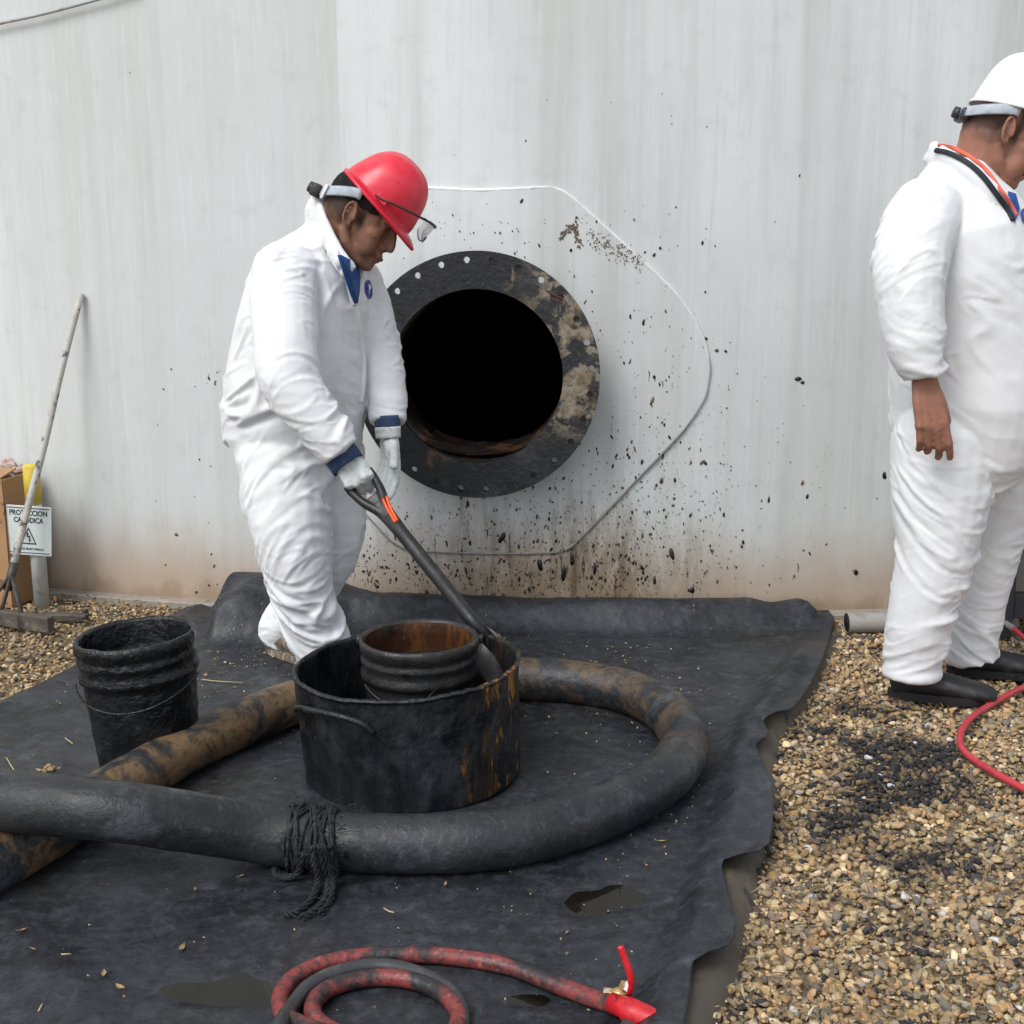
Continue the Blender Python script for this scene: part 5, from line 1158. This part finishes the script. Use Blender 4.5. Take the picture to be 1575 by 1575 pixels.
hair_cap(V, F, N, X1, X1i, lambda L: (L[:, 0] < .060) & (L[:, 2] > .030+.006*perlin(L*70, 4)+.10*np.maximum(-L[:, 0]-.03, 0)) & (np.abs(L[:, 1]) < .082) & (np.linalg.norm(L, axis=1) < .25) & (Hin(L) < .004), p1)
def face_bits(X, parent):
    for y in (1, -1):
        mk('eye', *(lambda V, F: (X(V), F))(*ell((.0775, y*.032, .0075), (.0100, .0105, .0055), None, 12, 8)), 'eye', parent); mk('iris', *(lambda V, F: (X(V), F))(*ell((.0855, y*.032, .0060), (.0030, .0070, .0040), None, 10, 6)), 'iris', parent)
        mk('eyebrow', *(lambda V, F: (X(V), F))(*tube(bez([(.080, y*.052, .026), (.0945, y*.038, .036), (.1005, y*.018, .033)], 5), 0, 8, side=(0, 0, 1), sq=[(.0035, .002)]+[(.0050, .0028)]*9+[(.003, .002)])), 'hair', parent)
    mk('lips', *(lambda V, F: (X(V), F))(*tube(bez([(.096, .021, -.0680), (.1085, .008, -.0670), (.1115, 0, -.0680), (.1085, -.008, -.0670), (.096, -.021, -.0680)], 4), 0, 8, side=(0, 0, 1), sq=[(.0028, .002)]+[(.0055, .0028)]*15+[(.0028, .002)])), 'lip', parent)
face_bits(X1, p1)
hat1 = helmet(XH1, p1, 'red_plastic', 'grey_strap')
def mkX(name, X, VF, mat, parent, smooth=True): return mk(name, X(VF[0]), VF[1], mat, parent, smooth)
def band(X, z0, zb, h, parent, mat, a0=1.45, a1=2*math.pi-1.45, ra=.108, rb=.090):
    a = np.linspace(a0, a1, 30); P = np.stack([ra*np.cos(a)-.012, rb*np.sin(a), z0+(zb-z0)*np.clip(-np.cos(a), 0, 1)**1.2], 1)
    return mkX('head_strap', X, tube(P, 0, 8, side=(0, 0, 1), sq=[(h, .0022)]*30), mat, parent)
band(X1, .060, .012, .0135, hat1, 'grey_strap')
mkX('ratchet', X1, bbox((-.128, 0, .010), (.014, .038, .018), .006), 'dark_plastic', hat1); mkX('ratchet_knob', X1, tube([(-.138, 0, .010), (-.156, 0, .010)], [.017, .015], 18), 'dark_plastic', hat1)
mkX('ratchet_clip', X1, bbox((-.098, -.064, .020), (.004, .004, .020), .0015), 'white_plastic', hat1)
# safety glasses pushed up on the helmet
gl = mkX('safety_glasses', XH1, tube(bez([(.132, -.070, .068), (.146, -.060, .071), (.160, -.030, .073), (.164, 0, .070), (.160, .030, .073), (.146, .060, .071), (.132, .070, .068)], 5), .0030, 8), 'dark_plastic', hat1)
for s in (-1, 1):
    mkX('temple', XH1, tube(bez([(.134, s*.071, .067), (.095, s*.100, .052), (.050, s*.113, .034), (.018, s*.116, .018), (-.002, s*.1155, .014)], 6), .0031, 8), 'dark_plastic', gl)
    a = np.linspace(0, 1, 9); up = bez([(.136, s*.068, .067), (.150, s*.050, .070), (.160, s*.024, .072), (.163, s*.006, .069)], 3); lo_ = bez([(.140, s*.064, .036), (.156, s*.048, .018), (.166, s*.022, .016), (.166, s*.008, .034)], 3); n_ = len(up)
    o = mk('lens', XH1(np.concatenate([up, lo_])), [(k, k+1, n_+k+1, n_+k) for k in range(n_-1)], 'lens', gl); md = o.modifiers.new('t', 'SOLIDIFY'); md.thickness = .0015
    mkX('lower_rim', XH1, tube(lo_, .0016, 6), 'dark_plastic', gl)
patch('shirt', bv1, [(519, 392), (530, 398), (541, 402), (547, 414), (549, 430), (551, 440), (546, 455), (544, 467), (539, 455), (533, 437), (526, 414)], 'blue_shirt', p1)
lap = [surf(bv1, x, y, .004) for x, y in ((516, 386), (523, 408), (531, 432), (538, 452), (544, 470))]; mk('collar_edge', *tube(bez(lap, 5), 0, 8, side=(0, -1, 0), sq=[(.005, .011)]*21), 'cloth', p1)
lap = [surf(bv1, x, y, .004) for x, y in ((551, 408), (554, 428), (551, 452), (546, 470))]; mk('collar_edge', *tube(bez(lap, 5), 0, 8, side=(0, -1, 0), sq=[(.005, .010)]*16), 'cloth', p1)
zp = [surf(bv1, x, y, .002) for x, y in ((546, 470), (551, 500), (555, 530), (557, 560), (556, 590), (552, 620))]; zp = [q for q in zp if q is not None]; mk('zip_flap', *tube(bez(zp, 5), 0, 8, side=(0, -1, 0), sq=[(.0035, .012)]*(5*(len(zp)-1)+1)), 'cloth', p1)
lg = decal('chest_badge', bv1, oval(566, 445, 5.5, 14.5, -.12), 'blue_print', p1, .004, 4)
decal('badge_mark', bv1, [(564.4, 437), (567.5, 438), (568.8, 441), (567.8, 444.5), (566.2, 446), (566.4, 452), (565, 452), (564.8, 445)], 'white_print', lg, .0055, 2)
# gloved hands
def glove(wrist, d, n, s, side_px, curl, thumb, tcurl, sc, spreads, cuffs, parent):
    b = B(); hand(b, wrist, d, n, s, sc, curl, thumb, tcurl, 1.25, spreads); V, F, N = remesh(b, .0032, 4); V = V+N*(.0012*perlin(V*50, 5)+.0009*(1-2*np.abs(perlin(V*38, 6))))[:, None]
    g_ = mk('glove', V, F, 'glove', parent)
    for q0, q1, r0, r1, m_ in cuffs:
        P = [wrist+d*q for q in np.linspace(q0, q1, 5)]; V, F = tube(P, 0, 22, side=s, sq=[(r0+(r1-r0)*k/4, (r0+(r1-r0)*k/4)*.82) for k in range(5)], cap=False); V = V+.0015*np.stack([perlin(V*40, 1), perlin(V*40, 2), perlin(V*40, 3)], 1)
        o = mk('cuff', V, F, m_, g_); md = o.modifiers.new('t', 'SOLIDIFY'); md.thickness = .003
    return g_
dR = nrm(GB-(WrR)); dR = nrm(sdv*.9+dR*.6); wR = GB-dR*.098
nR = np.cross(dR, scr); nR = nR if nR[1] < 0 else -nR; sR = np.cross(nR, dR)
wR = GB-dR*.096*1.06+nR*.022
glove(wR, dR, nR, sR, 0, ((55, 80, 55), (62, 85, 55), (65, 85, 55), (68, 85, 50)), (.92, -.22, .30), (2, 4), 1.08, (.02, 0, -.02, -.03), ((-.085, -.035, .054, .050, 'navy'), (-.036, .004, .0505, .049, 'glove'), (.003, .046, .0535, .052, 'navy')), p1)
dL = nrm([.06, -.12, -1]); nL = nrm([.62, .60, 0]); nL = nrm(nL-(nL@dL)*dL); sL = np.cross(dL, nL)
wL = PY(597, 668, 4.01)
glove(wL, dL, nL, sL, 0, ((14, 18, 10), (22, 26, 14), (28, 30, 18), (34, 34, 20)), (.80, .42, -.25), (6, 8), 1.08, (.05, .0, -.02, -.05), ((-.060, -.022, .046, .046, 'navy'), (-.024, .012, .0465, .044, 'glove')), p1)
hl_ = G(415, 1006)*[1, 1, 0]+[0, 0, .008]; shoe('shoe', hl_, hl_+[.225, -.15, 0], 'muddy_boot', p1)
hr_ = PY(486, 1030, 4.02)*[1, 1, 0]+[0, 0, .008]; shoe('shoe', hr_, hr_+[.235, -.15, 0], 'muddy_boot', p1)

# ---------------------------------------------------------------- worker in the white helmet
p2 = thing('person', (1.45, 3.75, 0), 'stout worker in white coverall and white hard hat standing at the right edge', 'person', 'workers')
yaw = math.radians(14); fw = np.array([math.cos(yaw), -math.sin(yaw), 0])
c = B()
tor = [sec(1482, 246, 3.76, .075, .080), sec(1476, 272, 3.76, .110, .125), sec(1474, 305, 3.76, .155, .185), sec(1478, 350, 3.76, .195, .225), sec(1486, 410, 3.76, .215, .235), sec(1494, 480, 3.77, .235, .240), sec(1500, 550, 3.78, .245, .245), sec(1500, 610, 3.78, .245, .245), sec(1492, 660, 3.79, .230, .235), sec(1488, 705, 3.79, .200, .215), sec(1486, 745, 3.79, .135, .16), sec(1486, 775, 3.79, .07, .10)]
c.add(*tube([t[0] for t in tor], 0, 32, side=fw, sq=[(t[1], t[2]) for t in tor]))
Sh2, El2, Wr2 = PY(1402, 325, 3.57), PY(1400, 462, 3.50), PY(1421, 572, 3.47)
c.add(*ell(PY(1426, 345, 3.63), (.098, .11, .10)))
limb([PY(1432, 318, 3.66), PY(1411, 358, 3.58), PY(1400, 410, 3.52), El2, PY(1408, 525, 3.48), PY(1422, 578, 3.47)], [.100, .104, .098, .090, .080, .058])
limb([PY(1560, 330, 3.98), PY(1600, 430, 4.0), PY(1640, 520, 3.9), PY(1690, 540, 3.75)], [.10, .10, .085, .06])
H2, K2, A2 = PY(1447, 690, 3.70), PY(1440, 850, 3.67), PY(1405, 1010, 3.70)
H3, K3, A3 = PY(1535, 690, 3.90), PY(1522, 830, 3.90), PY(1494, 985, 3.92)
limb([PY(1470, 610, 3.75), PY(1452, 680, 3.70), PY(1446, 770, 3.68), K2, PY(1416, 945, 3.68), PY(1404, 1015, 3.70), PY(1402, 1040, 3.70)], [.11, .150, .140, .115, .095, .084, .086])
limb([PY(1525, 610, 3.86), PY(1534, 680, 3.89), PY(1533, 770, 3.90), K3, PY(1502, 920, 3.91), PY(1494, 990, 3.92), PY(1496, 1012, 3.92)], [.10, .142, .126, .102, .092, .086, .088])
col = [PY(1560, 330, 3.60), PY(1528, 296, 3.58), PY(1490, 262, 3.62), PY(1448, 236, 3.72), PY(1436, 230, 3.80), PY(1470, 246, 3.90), PY(1540, 300, 3.92), PY(1570, 335, 3.80)]
Pb = bez(col, 5); c.add(*tube(Pb, 0, 10, side=(0, 0, 1), sq=[(.024, .014)]*len(Pb))); c.add(*ell(PY(1446, 244, 3.78), (.045, .075, .030)))
V, F, N = remesh(c, .0064, 8)
bones2 = [(PY(1474, 290, 3.76), PY(1490, 700, 3.79), .25, (.003, .006, .006, .008, .009), 7, 3, -.9), (Sh2, El2, .10, (.004, .008, .012), 13, 5, .5), (El2, Wr2, .085, (.012, .010, .012), 15, 5.5, -.4),
          (H2, K2, .13, (.006, .008, .011), 9, 3.5, -.6), (K2, A2, .10, (.013, .008, .012), 11, 4, .6), (H3, K3, .12, (.006, .008, .011), 10, 4, .5), (K3, A3, .10, (.012, .008, .012), 11, 4.5, -.5)]
V = drape(V, F, N, bones2, 200, gain=.8); mk('coverall', V, F, 'cloth', p2)
bv2 = BVHTree.FromPolygons([Vector(v) for v in V], [tuple(f) for f in F])
pit = math.radians(22); f2 = np.array([math.cos(pit), -.05, -math.sin(pit)]); R2 = basis(f2, (math.sin(pit), 0, math.cos(pit))); hc2 = PY(1537, 208, 3.75); HS2 = 1.09
X2 = lambda P: np.asarray(P)@R2.T*HS2+hc2
X2i = lambda P: ((np.asarray(P)-hc2)/HS2)@R2
b = B(); head_shapes(b, X2, 1.0)
b.add(*tube(bez([X2([(-.026, 0, .0)])[0], PY(1512, 243, 3.76), PY(1490, 280, 3.77), PY(1480, 330, 3.77)], 5), [.078, .080, .080, .080, .080, .080, .080, .082, .085, .09, .10, .11, .12, .125, .13, .13], 18))
b.add(*tube([PY(1480, 320, 3.77), PY(1494, 480, 3.78), PY(1490, 680, 3.8)], 0, 16, side=fw, sq=[(.12, .14), (.14, .15), (.12, .14)]))
b.add(*tube([PY(1470, 345, 3.72), PY(1418, 372, 3.60), El2, Wr2], [.05, .045, .040, .029], 12))
for A in ((H2, K2, A2), (H3, K3, A3)): b.add(*tube([PY(1490, 660, 3.8), *A], [.08, .08, .055, .038], 10))
hd2 = nrm(PY(1440, 690, 3.44)-PY(1421, 580, 3.47)); hn2 = nrm([-.12, -1, -.05]); hn2 = nrm(hn2-(hn2@hd2)*hd2); hs2 = np.cross(hn2, hd2)
wr2 = PY(1424, 597, 3.468)
hand(b, wr2, hd2, hn2, hs2, 1.13, ((14, 22, 14), (24, 30, 18), (28, 34, 20), (20, 30, 16)), (.82, .30, -.45), (8, 12), 1.08, (.06, .02, -.02, -.07))
V, F, N = remesh(b, .0042, 3); V = V+N*(.0005*perlin(V*60, 3))[:, None]
hp_t = math.radians(16); hf = np.array([math.cos(hp_t), -.05, -math.sin(hp_t)]); Rh2 = basis(hf, (math.sin(hp_t), 0, math.cos(hp_t))); hcc = PY(1566, 172, 3.76); XH2 = lambda P: np.asarray(P)@Rh2.T*1.04+hcc
V = XH2(tuck(V, lambda P: ((P-hcc)/1.04)@Rh2, 1.04)); N = vnormals(V, F); body2 = mk('body', V, F, 'skin2', p2); stubble(body2, X2i(V))
face_bits(X2, p2)
hat2 = helmet(XH2, p2, 'white_plastic', 'grey_strap'); band(X2, .052, .012, .0135, hat2, 'grey_strap')
mkX('ratchet', X2, bbox((-.108, 0, .010), (.012, .036, .016), .006), 'dark_plastic', hat2); mkX('ratchet_knob', X2, tube([(-.116, 0, .010), (-.134, 0, .010)], [.016, .014], 18), 'dark_plastic', hat2)
for q, m_, r, z in ((0, 'black_cloth', .0075, .003), (1, 'orange_cord', .0050, .006)):
    px = [(1440, 231), (1462, 237), (1490, 252), (1512, 272), (1532, 298), (1548, 322), (1557, 340)]
    P = [surf(bv2, x+q*5, y-q*6, z) for x, y in px]; P = [p for p in P if p is not None]; mk('neck_cord' if q else 'shirt_collar', *tube(bez(P, 5), 0, 8, side=(0, -1, 0), sq=[(.004, r)]*(5*(len(P)-1)+1)), m_, p2)
decal('shirt', bv2, [(1548, 296), (1560, 300), (1566, 322), (1558, 344), (1550, 322)], 'blue_shirt', p2, .006, 3)
lg = decal('chest_badge', bv2, oval(1573, 333, 5, 11, -.2), 'blue_print', p2, .005, 3); decal('badge_mark', bv2, oval(1573, 330, 1.4, 2.4), 'white_print', lg, .0065, 1)
s0 = G(1372, 1072)*[1, 1, 0]+[0, 0, .006]; shoe('shoe', s0, s0+[.292, -.075, 0], 'boot', p2, .052)
s1 = G(1462, 1036)*[1, 1, 0]+[0, 0, .006]; shoe('shoe', s1, s1+[.292, -.060, 0], 'boot', p2, .052)
